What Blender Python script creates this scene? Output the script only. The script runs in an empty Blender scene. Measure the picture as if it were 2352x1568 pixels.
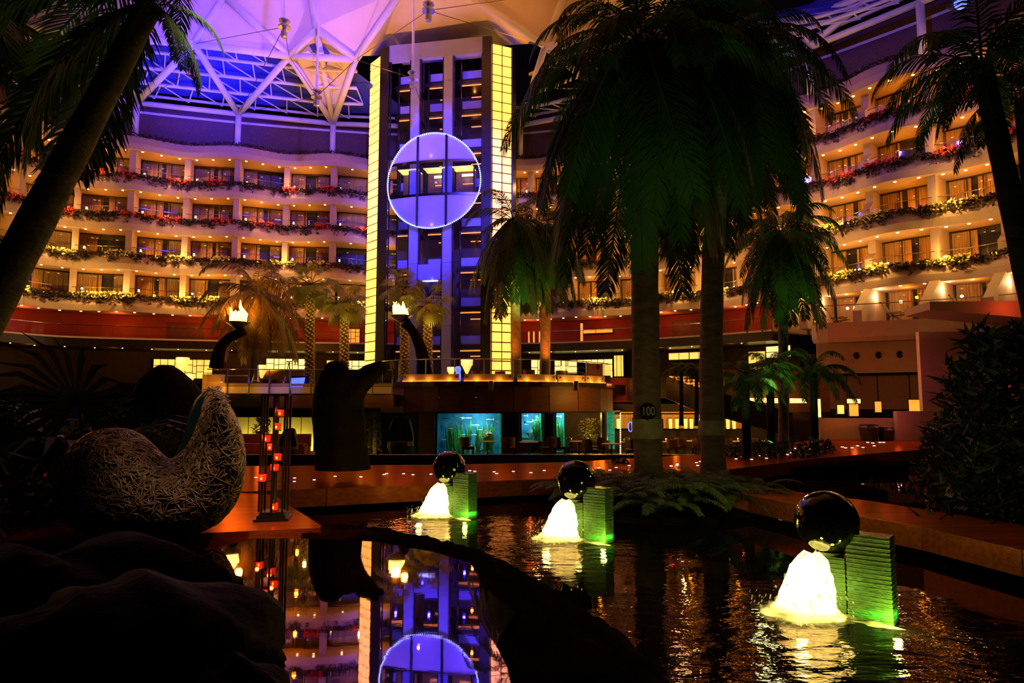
import bpy, math, random
from math import sin, cos, pi, atan, atan2, tan, sqrt, radians as R, degrees as D
from mathutils import Vector as V, Matrix
sc = bpy.context.scene
COL = sc.collection
rnd = random.Random(7)
# ------------------------------------------------------------------ camera
F = 1568.0; CX = 1176.0; CY = 784.0; EYE = 2.2
PITCH = atan(143.0 / F); cP = cos(PITCH); sP = sin(PITCH)
cd = bpy.data.cameras.new('camera'); cam = bpy.data.objects.new('camera', cd); COL.objects.link(cam)
cam.location = (0, 0, EYE); cam.rotation_euler = (pi / 2 + PITCH, 0, 0)
cd.sensor_width = 36; cd.lens = 24; cd.clip_start = 0.1; cd.clip_end = 400
sc.camera = cam
# ------------------------------------------------------------------ world, view, render settings
w = bpy.data.worlds.new('night'); sc.world = w; w.use_nodes = True
w.node_tree.nodes['Background'].inputs[0].default_value = (0.10, 0.06, 0.14, 1)
w.node_tree.nodes['Background'].inputs[1].default_value = 0.012
vs = sc.view_settings
vs.view_transform = 'Standard'; vs.look = 'None'; vs.exposure = 0.0; vs.gamma = 1.0; vs.use_curve_mapping = False
cy = sc.cycles
cy.max_bounces = 5; cy.diffuse_bounces = 2; cy.glossy_bounces = 3; cy.transmission_bounces = 3
cy.transparent_max_bounces = 14; cy.sample_clamp_indirect = 4.0; cy.caustics_reflective = False; cy.caustics_refractive = False
cy.blur_glossy = 0.5; cy.use_adaptive_sampling = True; cy.adaptive_threshold = 0.03
# ------------------------------------------------------------------ projection helpers (picture measurement -> metres in the hall)
def ray(px, py):
    u = (px - CX) / F; v = (CY - py) / F
    return V((u, cP - v * sP, sP + v * cP))
def P(px, py, Y):
    d = ray(px, py); return V((0, 0, EYE)) + d * (Y / d.y)
def G(px, py, z):
    d = ray(px, py); return V((0, 0, EYE)) + d * ((z - EYE) / d.z)
def XZ(px, Y, z):
    return V(((px - CX) / F * (Y * cP + (z - EYE) * sP), Y, z))
def topx(p):
    f = p.y * cP + (p.z - EYE) * sP; u = -p.y * sP + (p.z - EYE) * cP
    return CX + F * p.x / f, CY - F * u / f
# ------------------------------------------------------------------ lamps
BLUE = (0.03, 0.02, 1.0); VIOLET = (0.16, 0.07, 1.0); WARM = (1.0, 0.35, 0.008); AMBER = (1.0, 0.30, 0.02); ORNG = (1.0, 0.36, 0.07); CREAM = (1.0, 0.72, 0.32)
def lamp(kind, loc, col, watts, size=0.1, aim=None, angle=60, blend=0.6, name=None):
    l = bpy.data.lights.new(name or kind.lower() + '_light', kind); l.color = col; l.energy = watts
    o = bpy.data.objects.new(l.name, l); COL.objects.link(o); o.location = loc
    if kind == 'AREA': l.size = size
    else: l.shadow_soft_size = size
    if kind == 'SPOT': l.spot_size = R(angle); l.spot_blend = blend
    if aim is not None:
        o.rotation_euler = (V(aim) - V(loc)).to_track_quat('-Z', 'Y').to_euler()
    return o
# the hall's floodlights: blue ones under the roof, warm uplighters, then added amber washes
lamp('SPOT', (-14, 34, 18), BLUE, 90000, .5, (-25.5, 55, 29.5), 30, 1.0)          # on the glass roof
lamp('SPOT', (-2, 20, 27), VIOLET, 52000, .6, (-22, 58, 28), 42, 1.0)         # upper balconies
lamp('SPOT', (-2, 18, 24), (.10, .06, 1), 130000, .6, (-6, 55, 20), 24, .6)          # lift tower
lamp('SPOT', (-6, 26, 26), VIOLET, 22000, .6, (-17, 47, 34), 60, 1.0)         # roof sails
lamp('SPOT', (4, 20, 29), VIOLET, 13000, .6, (24, 46, 24), 40, 1.0)            # balconies on the right
lamp('SPOT', (-10.5, 50.5, 27), ORNG, 4600, .4, (-7, 44, 34.5), 84, .9)
lamp('SPOT', (3.5, 50.5, 27), ORNG, 5200, .4, (0, 44, 34.5), 84, .9)
lamp('SPOT', (-2, 40, 22), ORNG, 4200, .4, (-3, 43, 34.5), 62, 1.0)           # warm on the sails
lamp('SPOT', (12, 47, 26), ORNG, 3600, .5, (10, 43, 33), 120, 1.0)
lamp('SPOT', (-12, 46, 6), ORNG, 20000, .5, (-11, 50, 30), 60, .9)
lamp('SPOT', (-15, 42, 4.6), AMBER, 6000, .4, (-23, 57, 12), 75, .9)  # added wash turning the lower left balcony fronts orange, no fixture
lamp('SPOT', (12, 36, 4.6), AMBER, 2200, .4, (20, 50, 15), 50, .9)  # same added wash for the lower balconies on the right
# ------------------------------------------------------------------ materials
MATS = {}
def mat(name, col, rough=0.6, metal=0.0, var=0.15, scale=6.0, emit=0.0, ecol=None, bump=0.0, bscale=30.0, spec=0.5, transl=0.0, stretch=None, sample=True):
    m = bpy.data.materials.new(name); m.use_nodes = True; MATS[name] = m
    nt = m.node_tree; b = nt.nodes['Principled BSDF']; L = nt.links.new
    b.inputs['Roughness'].default_value = rough; b.inputs['Metallic'].default_value = metal
    b.inputs['Specular IOR Level'].default_value = spec
    tc = nt.nodes.new('ShaderNodeTexCoord'); src = tc.outputs['Object']
    if stretch:
        mp = nt.nodes.new('ShaderNodeMapping'); mp.inputs['Scale'].default_value = stretch; L(src, mp.inputs[0]); src = mp.outputs[0]
    nz = nt.nodes.new('ShaderNodeTexNoise'); nz.inputs['Scale'].default_value = scale; nz.inputs['Detail'].default_value = 3; L(src, nz.inputs['Vector'])
    cr = nt.nodes.new('ShaderNodeValToRGB')
    cr.color_ramp.elements[0].position = .3; cr.color_ramp.elements[1].position = .7
    cr.color_ramp.elements[0].color = tuple(c * (1 - var) for c in col) + (1,)
    cr.color_ramp.elements[1].color = tuple(min(1, c * (1 + var)) for c in col) + (1,)
    L(nz.outputs['Fac'], cr.inputs[0]); L(cr.outputs[0], b.inputs['Base Color'])
    if emit:
        e2 = ecol or col
        ce = nt.nodes.new('ShaderNodeValToRGB')
        ce.color_ramp.elements[0].position = .3; ce.color_ramp.elements[1].position = .7
        ce.color_ramp.elements[0].color = tuple(c * (1 - var) for c in e2) + (1,)
        ce.color_ramp.elements[1].color = tuple(e2) + (1,)
        L(nz.outputs['Fac'], ce.inputs[0]); L(ce.outputs[0], b.inputs['Emission Color']); b.inputs['Emission Strength'].default_value = emit
        if not sample: m.cycles.emission_sampling = 'NONE'
    if bump:
        n2 = nt.nodes.new('ShaderNodeTexNoise'); n2.inputs['Scale'].default_value = bscale; n2.inputs['Detail'].default_value = 4; L(src, n2.inputs['Vector'])
        bp = nt.nodes.new('ShaderNodeBump'); bp.inputs['Strength'].default_value = bump; bp.inputs['Distance'].default_value = .05
        L(n2.outputs['Fac'], bp.inputs['Height']); L(bp.outputs[0], b.inputs['Normal'])
    if transl:
        out = nt.nodes['Material Output']; t = nt.nodes.new('ShaderNodeBsdfTranslucent'); L(cr.outputs[0], t.inputs[0])
        mx = nt.nodes.new('ShaderNodeMixShader'); mx.inputs[0].default_value = transl
        L(b.outputs[0], mx.inputs[1]); L(t.outputs[0], mx.inputs[2]); L(mx.outputs[0], out.inputs[0])
    return m
def glass(name, tint=(1, 1, 1), refl=0.08, rough=0.03):
    m = bpy.data.materials.new(name); m.use_nodes = True; MATS[name] = m
    nt = m.node_tree; nt.nodes.remove(nt.nodes['Principled BSDF']); out = nt.nodes['Material Output']; L = nt.links.new
    t = nt.nodes.new('ShaderNodeBsdfTransparent'); t.inputs[0].default_value = tint + (1,)
    g = nt.nodes.new('ShaderNodeBsdfGlossy'); g.inputs['Roughness'].default_value = rough; g.inputs[0].default_value = (.9, .9, 1, 1)
    fr = nt.nodes.new('ShaderNodeFresnel'); fr.inputs[0].default_value = 1.45
    tc = nt.nodes.new('ShaderNodeTexCoord'); nz = nt.nodes.new('ShaderNodeTexNoise'); nz.inputs['Scale'].default_value = .7; L(tc.outputs['Object'], nz.inputs['Vector'])
    bp = nt.nodes.new('ShaderNodeBump'); bp.inputs['Strength'].default_value = .04; L(nz.outputs['Fac'], bp.inputs['Height']); L(bp.outputs[0], g.inputs['Normal'])
    ad = nt.nodes.new('ShaderNodeMath'); ad.operation = 'ADD'; ad.inputs[1].default_value = refl - 0.03; ad.use_clamp = True; L(fr.outputs[0], ad.inputs[0])
    mx = nt.nodes.new('ShaderNodeMixShader'); L(ad.outputs[0], mx.inputs[0]); L(t.outputs[0], mx.inputs[1]); L(g.outputs[0], mx.inputs[2]); L(mx.outputs[0], out.inputs[0])
    return m
mat('plaster', (.46, .30, .24), .7, var=.06, scale=2)
mat('plaster_warm', (.78, .62, .45), .7, var=.06, scale=2)
mat('soffit', (.80, .62, .28), .7, var=.05, scale=2)
mat('red_wall', (.36, .045, .02), .55, var=.2, scale=1.2)
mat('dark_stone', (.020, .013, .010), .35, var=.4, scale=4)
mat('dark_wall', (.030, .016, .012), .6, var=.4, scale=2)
mat('brown_wood', (.16, .055, .025), .45, var=.35, scale=3, stretch=(1, 1, 9))
mat('fascia_wood', (.14, .045, .02), .5, var=.3, scale=3, stretch=(.6, .6, 8))
mat('blind', (.13, .06, .07), .7, var=.45, scale=5, stretch=(6, 6, 1.5))
mat('white_steel', (.80, .76, .76), .4, var=.05, scale=2)
mat('sail', (.86, .72, .58), .75, var=.05, scale=.5)
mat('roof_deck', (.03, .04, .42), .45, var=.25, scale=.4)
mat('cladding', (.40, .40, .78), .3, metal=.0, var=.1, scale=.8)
mat('onyx', (.9, .75, .3), .4, emit=3.2, ecol=(1.0, .36, .055), var=.22, scale=1.6, bump=.1)
mat('dark_metal', (.03, .025, .025), .4, metal=.6, var=.3)
mat('black_metal', (.012, .010, .010), .45, metal=.3, var=.3)
mat('steel', (.55, .52, .50), .25, metal=.9, var=.1)
mat('chrome', (.75, .72, .75), .15, metal=1.0, var=.05)
mat('curtain', (.72, .42, .17), .85, var=.35, scale=3, stretch=(5, 5, .3))
mat('blind_cloth', (.22, .12, .09), .8, var=.1)
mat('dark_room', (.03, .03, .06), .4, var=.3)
mat('foliage', (.060, .095, .022), .6, var=.5, scale=3, transl=.25)
mat('vine_dark', (.050, .026, .022), .6, var=.5, scale=3, transl=.2)
mat('flower_red', (.75, .05, .03), .6, var=.35, scale=5, transl=.3)
mat('flower_gold', (.9, .72, .2), .6, var=.35, scale=5, transl=.3)
mat('palm_leaf', (.036, .072, .014), .55, var=.4, scale=1.2, transl=.3)
mat('palm_leaf_dry', (.16, .12, .03), .6, var=.4, scale=1.5, transl=.35)
mat('fan_leaf', (.20, .20, .05), .55, var=.35, scale=1.5, transl=.35)
mat('bush_leaf', (.020, .035, .014), .55, var=.5, scale=2, transl=.2)
mat('bark', (.17, .11, .07), .85, var=.35, scale=3, bump=.6, bscale=14, stretch=(1, 1, 2.5))
mat('bark_pale', (.34, .27, .17), .85, var=.3, scale=4, bump=.4, bscale=14)
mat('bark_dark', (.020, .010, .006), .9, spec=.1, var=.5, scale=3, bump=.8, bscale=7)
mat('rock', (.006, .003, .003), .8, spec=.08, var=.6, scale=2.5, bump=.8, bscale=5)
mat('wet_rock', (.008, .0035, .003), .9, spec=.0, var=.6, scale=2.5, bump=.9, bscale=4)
mat('soil', (.010, .006, .004), .95, spec=0.0, var=.5, scale=3)
mat('deck_wood', (.34, .070, .016), .34, spec=.06, var=.30, scale=2.5, stretch=(.35, 6, 6), bump=.05, bscale=8)
def varnish(name, col, rough, ior, gain):   # diffuse base under a tinted glossy film
    nt = MATS[name].node_tree; L = nt.links.new; b = nt.nodes['Principled BSDF']; out = nt.nodes['Material Output']; src = b.inputs['Base Color'].links[0].from_socket if b.inputs['Base Color'].links else None
    df = nt.nodes.new('ShaderNodeBsdfDiffuse'); gl_ = nt.nodes.new('ShaderNodeBsdfGlossy'); gl_.inputs[0].default_value = col + (1,); gl_.inputs['Roughness'].default_value = rough
    if src: L(src, df.inputs[0])
    else: df.inputs[0].default_value = b.inputs['Base Color'].default_value
    fr = nt.nodes.new('ShaderNodeFresnel'); fr.inputs[0].default_value = ior; mu = nt.nodes.new('ShaderNodeMath'); mu.operation = 'MULTIPLY'; mu.inputs[1].default_value = gain; L(fr.outputs[0], mu.inputs[0])
    if b.inputs['Normal'].links:
        ns = b.inputs['Normal'].links[0].from_socket
        for q in (df, gl_, fr): L(ns, q.inputs['Normal'])
    mx = nt.nodes.new('ShaderNodeMixShader'); L(mu.outputs[0], mx.inputs[0]); L(df.outputs[0], mx.inputs[1]); L(gl_.outputs[0], mx.inputs[2]); L(mx.outputs[0], out.inputs[0])
varnish('deck_wood', (.55, .19, .06), .17, 1.45, .42)
mat('bark_red', (.085, .030, .014), .85, var=.4, scale=4, bump=.4, bscale=14)
mat('granite', (.004, .004, .005), .06, var=.5, scale=40, spec=.7)
mat('wicker', (.26, .13, .06), .27, var=.4, scale=6)
mat('wicker_core', (.010, .006, .005), .9, var=.4)
mat('teal_lining', (.008, .020, .020), .35, var=.3)
mat('red_glass', (.8, .03, .01), .3, emit=.9, ecol=(1, .03, .01), var=.5, scale=18, transl=.2)
mat('flame', (1, .6, .1), .5, emit=9.0, ecol=(1, .55, .10), var=.4, scale=3)
mat('candle_flame', (1, .4, .05), .5, emit=3.0, ecol=(1, .34, .03), var=.2)
mat('bulb', (1, .9, .7), .5, emit=9.0, ecol=(1, .72, .30), var=.1, sample=False)
mat('lantern', (1, .9, .7), .5, emit=4.0, ecol=(1, .75, .28), var=.1, sample=False)
mat('deck_light', (1, 1, 1), .5, emit=3.0, ecol=(1, .9, .95), var=.05, sample=False)
mat('led_blue', (.2, .3, 1), .5, emit=5.0, ecol=(.30, .38, 1), var=.05, sample=False)
mat('led_amber', (1, .4, .1), .5, emit=1.6, ecol=(1, .27, .03), var=.2, scale=2)
mat('lit_yellow', (1, .8, .3), .5, emit=1.5, ecol=(1, .62, .10), var=.35, scale=.9)
mat('lit_pale', (1, .85, .5), .5, emit=1.6, ecol=(1, .78, .25), var=.25, scale=1.2)
mat('lamp_shade', (1, .85, .6), .6, emit=1.7, ecol=(1, .50, .09), var=.15, scale=5)
mat('screen_blue', (.2, .3, 1), .5, emit=2.2, ecol=(.10, .16, 1), var=.3, scale=3)
mat('car_light', (1, .9, .4), .5, emit=1.3, ecol=(1, .75, .12), var=.15)
mat('car_shield', (.42, .44, .85), .22, metal=.1, var=.08, scale=.6)
mat('cloth_white', (.75, .62, .45), .8, var=.08)
mat('chair_brown', (.20, .09, .05), .7, var=.3)
mat('sofa_red', (.20, .035, .025), .7, var=.3)
mat('tank_back', (.02, .14, .26), .6, var=.8, scale=1.1)
mat('coral', (.9, .22, .05), .7, var=.4, scale=8)
mat('sea_weed', (.10, .36, .05), .6, var=.4, scale=5, transl=.3)
mat('tank_rock', (.16, .22, .20), .8, var=.5, scale=4, bump=.5, bscale=8)
mat('fish_skin', (.75, .75, .60), .4, var=.5, scale=18)
mat('teal_glass', (.05, .55, .35), .3, emit=.35, ecol=(.02, .55, .30), var=.6, scale=9)
mat('pot_dark', (.018, .012, .010), .5, var=.3)
mat('number_pale', (.50, .42, .26), .7, var=.15)
mat('car_glass', (.02, .03, .12), .1, var=.2)
glass('clear_glass', (.94, .95, 1.0), .05)
glass('window_glass', (.86, .84, .88), .07)
glass('car_window', (.75, .78, 1.0), .10)
glass('tank_glass', (.85, 1.0, .97), .05)
# ------------------------------------------------------------------ mesh builder
ORI = {}
class MB:
    def __init__(s): s.v = []; s.f = []
    def add(s, vs, fs):
        o = len(s.v); s.v += [tuple(x) for x in vs]; s.f += [tuple(i + o for i in f) for f in fs]; return s
    def quad(s, a, b, c, d): return s.add((a, b, c, d), ((0, 1, 2, 3),))
    def tri(s, a, b, c): return s.add((a, b, c), ((0, 1, 2),))
    def box(s, c, d, rz=0.0, taper=1.0):
        x, y, z = d[0] / 2, d[1] / 2, d[2] / 2; vs = []
        for k, (sx, sy, sz) in enumerate(((-1, -1, -1), (1, -1, -1), (1, 1, -1), (-1, 1, -1), (-1, -1, 1), (1, -1, 1), (1, 1, 1), (-1, 1, 1))):
            t = taper if sz > 0 else 1; X = sx * x * t; Y = sy * y * t
            vs.append((c[0] + X * cos(rz) - Y * sin(rz), c[1] + X * sin(rz) + Y * cos(rz), c[2] + sz * z))
        return s.add(vs, ((0, 3, 2, 1), (4, 5, 6, 7), (0, 1, 5, 4), (1, 2, 6, 5), (2, 3, 7, 6), (3, 0, 4, 7)))
    def path(s, pts, rad, n=8, cap=True, flat=1.0):
        pts = [V(p) for p in pts]
        if not hasattr(rad, '__len__'): rad = [rad] * len(pts)
        vs = []; up0 = None
        for i, p in enumerate(pts):
            t = (pts[min(i + 1, len(pts) - 1)] - pts[max(i - 1, 0)]).normalized()
            if up0 is None:
                up0 = V((0, 0, 1)) if abs(t.z) < .9 else V((0, 1, 0))
            a = t.cross(up0).normalized(); b = a.cross(t).normalized(); up0 = b
            for k in range(n):
                q = 2 * pi * k / n
                vs.append(p + a * (rad[i] * cos(q)) + b * (rad[i] * flat * sin(q)))
        fs = []
        for i in range(len(pts) - 1):
            for k in range(n):
                k2 = (k + 1) % n
                fs.append((i * n + k, i * n + k2, (i + 1) * n + k2, (i + 1) * n + k))
        if cap: fs += [tuple(range(n))[::-1], tuple((len(pts) - 1) * n + k for k in range(n))]
        return s.add(vs, fs)
    def tube(s, a, b, r, r2=None, n=8): return s.path((a, b), (r, r if r2 is None else r2), n)
    def prism(s, poly, z0, z1):
        n = len(poly); vs = [(p[0], p[1], z0) for p in poly] + [(p[0], p[1], z1) for p in poly]
        fs = [tuple(range(n))[::-1], tuple(range(n, 2 * n))] + [(i, (i + 1) % n, n + (i + 1) % n, n + i) for i in range(n)]
        return s.add(vs, fs)
    def slabpoly(s, pts, off):
        n = len(pts); o = V(off); pts = [V(p) for p in pts]; vs = pts + [p + o for p in pts]
        fs = [tuple(range(n))[::-1], tuple(range(n, 2 * n))] + [(i, (i + 1) % n, n + (i + 1) % n, n + i) for i in range(n)]
        return s.add(vs, fs)
    def lathe(s, prof, c, n=16):
        vs = []; c = V(c)
        for r, z in prof:
            for k in range(n): vs.append(c + V((r * cos(2 * pi * k / n), r * sin(2 * pi * k / n), z)))
        fs = [(i * n + k, i * n + (k + 1) % n, (i + 1) * n + (k + 1) % n, (i + 1) * n + k) for i in range(len(prof) - 1) for k in range(n)]
        fs += [tuple(range(n))[::-1], tuple((len(prof) - 1) * n + k for k in range(n))]
        return s.add(vs, fs)
    def ball(s, c, r, n=16, m=10, sq=1.0):
        return s.lathe([(max(1e-3, r * sin(pi * i / m)), -r * sq * cos(pi * i / m)) for i in range(m + 1)], c, n)
    def sweep(s, rows, closed=False):
        n = len(rows[0]); vs = [p for row in rows for p in row]; fs = []
        for i in range(len(rows) - 1):
            for k in range(n if closed else n - 1):
                k2 = (k + 1) % n; fs.append((i * n + k, i * n + k2, (i + 1) * n + k2, (i + 1) * n + k))
        if closed: fs += [tuple(range(n))[::-1], tuple((len(rows) - 1) * n + k for k in range(n))]
        return s.add(vs, fs)
    def mesh(s, name, m, smooth=False):
        me = bpy.data.meshes.new(name); me.from_pydata(s.v, [], s.f); me.materials.append(MATS[m])
        if smooth: me.polygons.foreach_set('use_smooth', [True] * len(me.polygons))
        return me
    def build(s, name, m, parent=None, loc=None, smooth=False):
        if parent is not None: o0 = ORI.get(parent.name, V((0, 0, 0)))
        else: o0 = V(loc) if loc is not None else V((0, 0, 0))
        if o0.length: s.v = [(x - o0.x, y - o0.y, z - o0.z) for x, y, z in s.v]
        o = bpy.data.objects.new(name, s.mesh(name, m, smooth)); COL.objects.link(o)
        if parent is not None: o.parent = parent
        else: o.location = o0
        ORI[o.name] = o0
        return o
def place(name, me, parent=None, loc=(0, 0, 0), rot=(0, 0, 0), scale=1.0):
    o = bpy.data.objects.new(name, me); COL.objects.link(o); o.rotation_euler = rot; o.scale = (scale, scale, scale) if not hasattr(scale, '__len__') else scale
    o0 = ORI.get(parent.name, V((0, 0, 0))) if parent is not None else V((0, 0, 0))
    o.location = V(loc) - o0
    if parent is not None: o.parent = parent
    ORI[o.name] = V(loc)
    return o
def tag(o, label, cat, group=None, kind=None):
    if label: o['label'] = label
    if cat: o['category'] = cat
    if group: o['group'] = group
    if kind: o['kind'] = kind
    return o
def thing(name, label, cat, loc=(0, 0, 0), group=None):
    o = bpy.data.objects.new(name, None); COL.objects.link(o); o.location = loc; o.empty_display_size = .1; ORI[o.name] = V(loc)
    return tag(o, label, cat, group)
def struct(name, loc=(0, 0, 0)):
    o = bpy.data.objects.new(name, None); COL.objects.link(o); o.location = loc; ORI[o.name] = V(loc); o['kind'] = 'structure'
    return o
def S(o): o['kind'] = 'structure'; return o
def stuff(o): o['kind'] = 'stuff'; return o
def dup(root, loc, rz=None, label=None, group=None):
    r = root.copy(); COL.objects.link(r); r.location = loc
    if rz is not None: r.rotation_euler = (0, 0, rz)
    if label: r['label'] = label
    if group: r['group'] = group
    for ch in list(root.children):
        c = ch.copy(); COL.objects.link(c); c.parent = r
        for g in list(ch.children):
            d = g.copy(); COL.objects.link(d); d.parent = c
    return r
ORDI = ['zeroth', 'first', 'second', 'third', 'fourth', 'fifth', 'sixth', 'seventh', 'eighth', 'ninth', 'tenth', 'eleventh', 'twelfth', 'thirteenth', 'fourteenth', 'fifteenth']
# ================================================================== the hall: curved balcony fronts
class Curve:
    def __init__(s, pts, phase):
        s.pts = []; n = len(pts)
        for i in range(n - 1):
            p0 = V(pts[max(i - 1, 0)]); p1 = V(pts[i]); p2 = V(pts[i + 1]); p3 = V(pts[min(i + 2, n - 1)])
            for k in range(24):
                t = k / 24
                s.pts.append(.5 * ((2 * p1) + (p2 - p0) * t + (2 * p0 - 5 * p1 + 4 * p2 - p3) * t * t + (3 * p1 - p0 - 3 * p2 + p3) * t ** 3))
        s.pts.append(V(pts[-1])); s.len = [0.0]
        for a, b in zip(s.pts, s.pts[1:]): s.len.append(s.len[-1] + (b - a).length)
        s.total = s.len[-1]; s.phase = phase
    def at(s, d, off=0.0, z=0.0, wave=0.0):
        d = min(max(d, 0), s.total - 1e-4); i = 0
        lo, hi = 0, len(s.len) - 1
        while hi - lo > 1:
            m = (lo + hi) // 2
            if s.len[m] <= d: lo = m
            else: hi = m
        t = (d - s.len[lo]) / max(1e-6, s.len[hi] - s.len[lo]); p = s.pts[lo].lerp(s.pts[hi], t)
        tg = (s.pts[min(hi + 2, len(s.pts) - 1)] - s.pts[max(lo - 2, 0)]).normalized()
        nr = V((tg.y, -tg.x))
        if nr.dot(V((0, 25)) - p) < 0: nr = -nr
        q = p + nr * (off + wave * sin(2 * pi * d / 8.4 + s.phase))
        return V((q.x, q.y, z))
    def find(s, px, z):
        best = None
        for k in range(int(s.total / .05)):
            e = abs(topx(s.at(k * .05, 0, z))[0] - px)
            if best is None or e < best[0]: best = (e, k * .05)
        return best[1]
    def steps(s, a, b, st=.35):
        n = max(1, int((b - a) / st)); return [a + (b - a) * i / n for i in range(n + 1)]
LEFT = Curve([(-6.5, 61.6), (-13.5, 61), (-25, 58.5), (-35.5, 55), (-38.7, 50.5), (-40.5, 44), (-42, 34)], 0.6)
RIGHT = Curve([(-1.5, 61.5), (5.5, 59.8), (14, 55.2), (21.9, 47.4), (28.9, 39.2), (33, 32), (35, 24)], 2.2)
SOF = [9.8, 13.3, 16.7, 20.1, 23.6]
wings = []
for cur, side, cols, zc in ((LEFT, 'left', [760, 648, 536, 415, 292, 165, 35], 12), (RIGHT, 'right', [1215, 1308, 1401, 1500, 1600, 1690, 1778, 1868, 1990, 2140, 2290], 14)):
    cs = sorted(cur.find(p, zc) for p in cols)
    last = cs[-1]
    while last + 4.3 < cur.total - .5: last += 4.3; cs.append(last)
    wings.append((cur, side, cs))
ROW = ['lowest', 'second', 'third', 'fourth']
def leafcloud(mb, cur, a, b, n, zf, offf, size, wv, rg, hang):
    for _ in range(n):
        d = rg.uniform(a, b); t = rg.random()
        p = cur.at(d, offf(t, rg), zf(t, rg), wv)
        u = V((rg.uniform(-1, 1), rg.uniform(-1, 1), rg.uniform(-.8, .6))).normalized() * size * rg.uniform(.6, 1.3)
        q = V((rg.uniform(-1, 1), rg.uniform(-1, 1), rg.uniform(-1, 1))).normalized() * size * .6
        mb.quad(p - u * .5, p + q * .5, p + u * .5, p - q * .5)
disc = MB().lathe([(.001, -.03), (.075, -.03), (.095, 0), (.001, 0)], (0, 0, 0), 8).mesh('downlight', 'bulb')
lantern_me = MB().box((0, 0, 0), (.11, .11, .22)).mesh('lantern_glass', 'lantern')
cap_me = MB().box((0, 0, 0), (.15, .15, .04)).mesh('lantern_cap', 'dark_metal')
wn = 0
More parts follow.
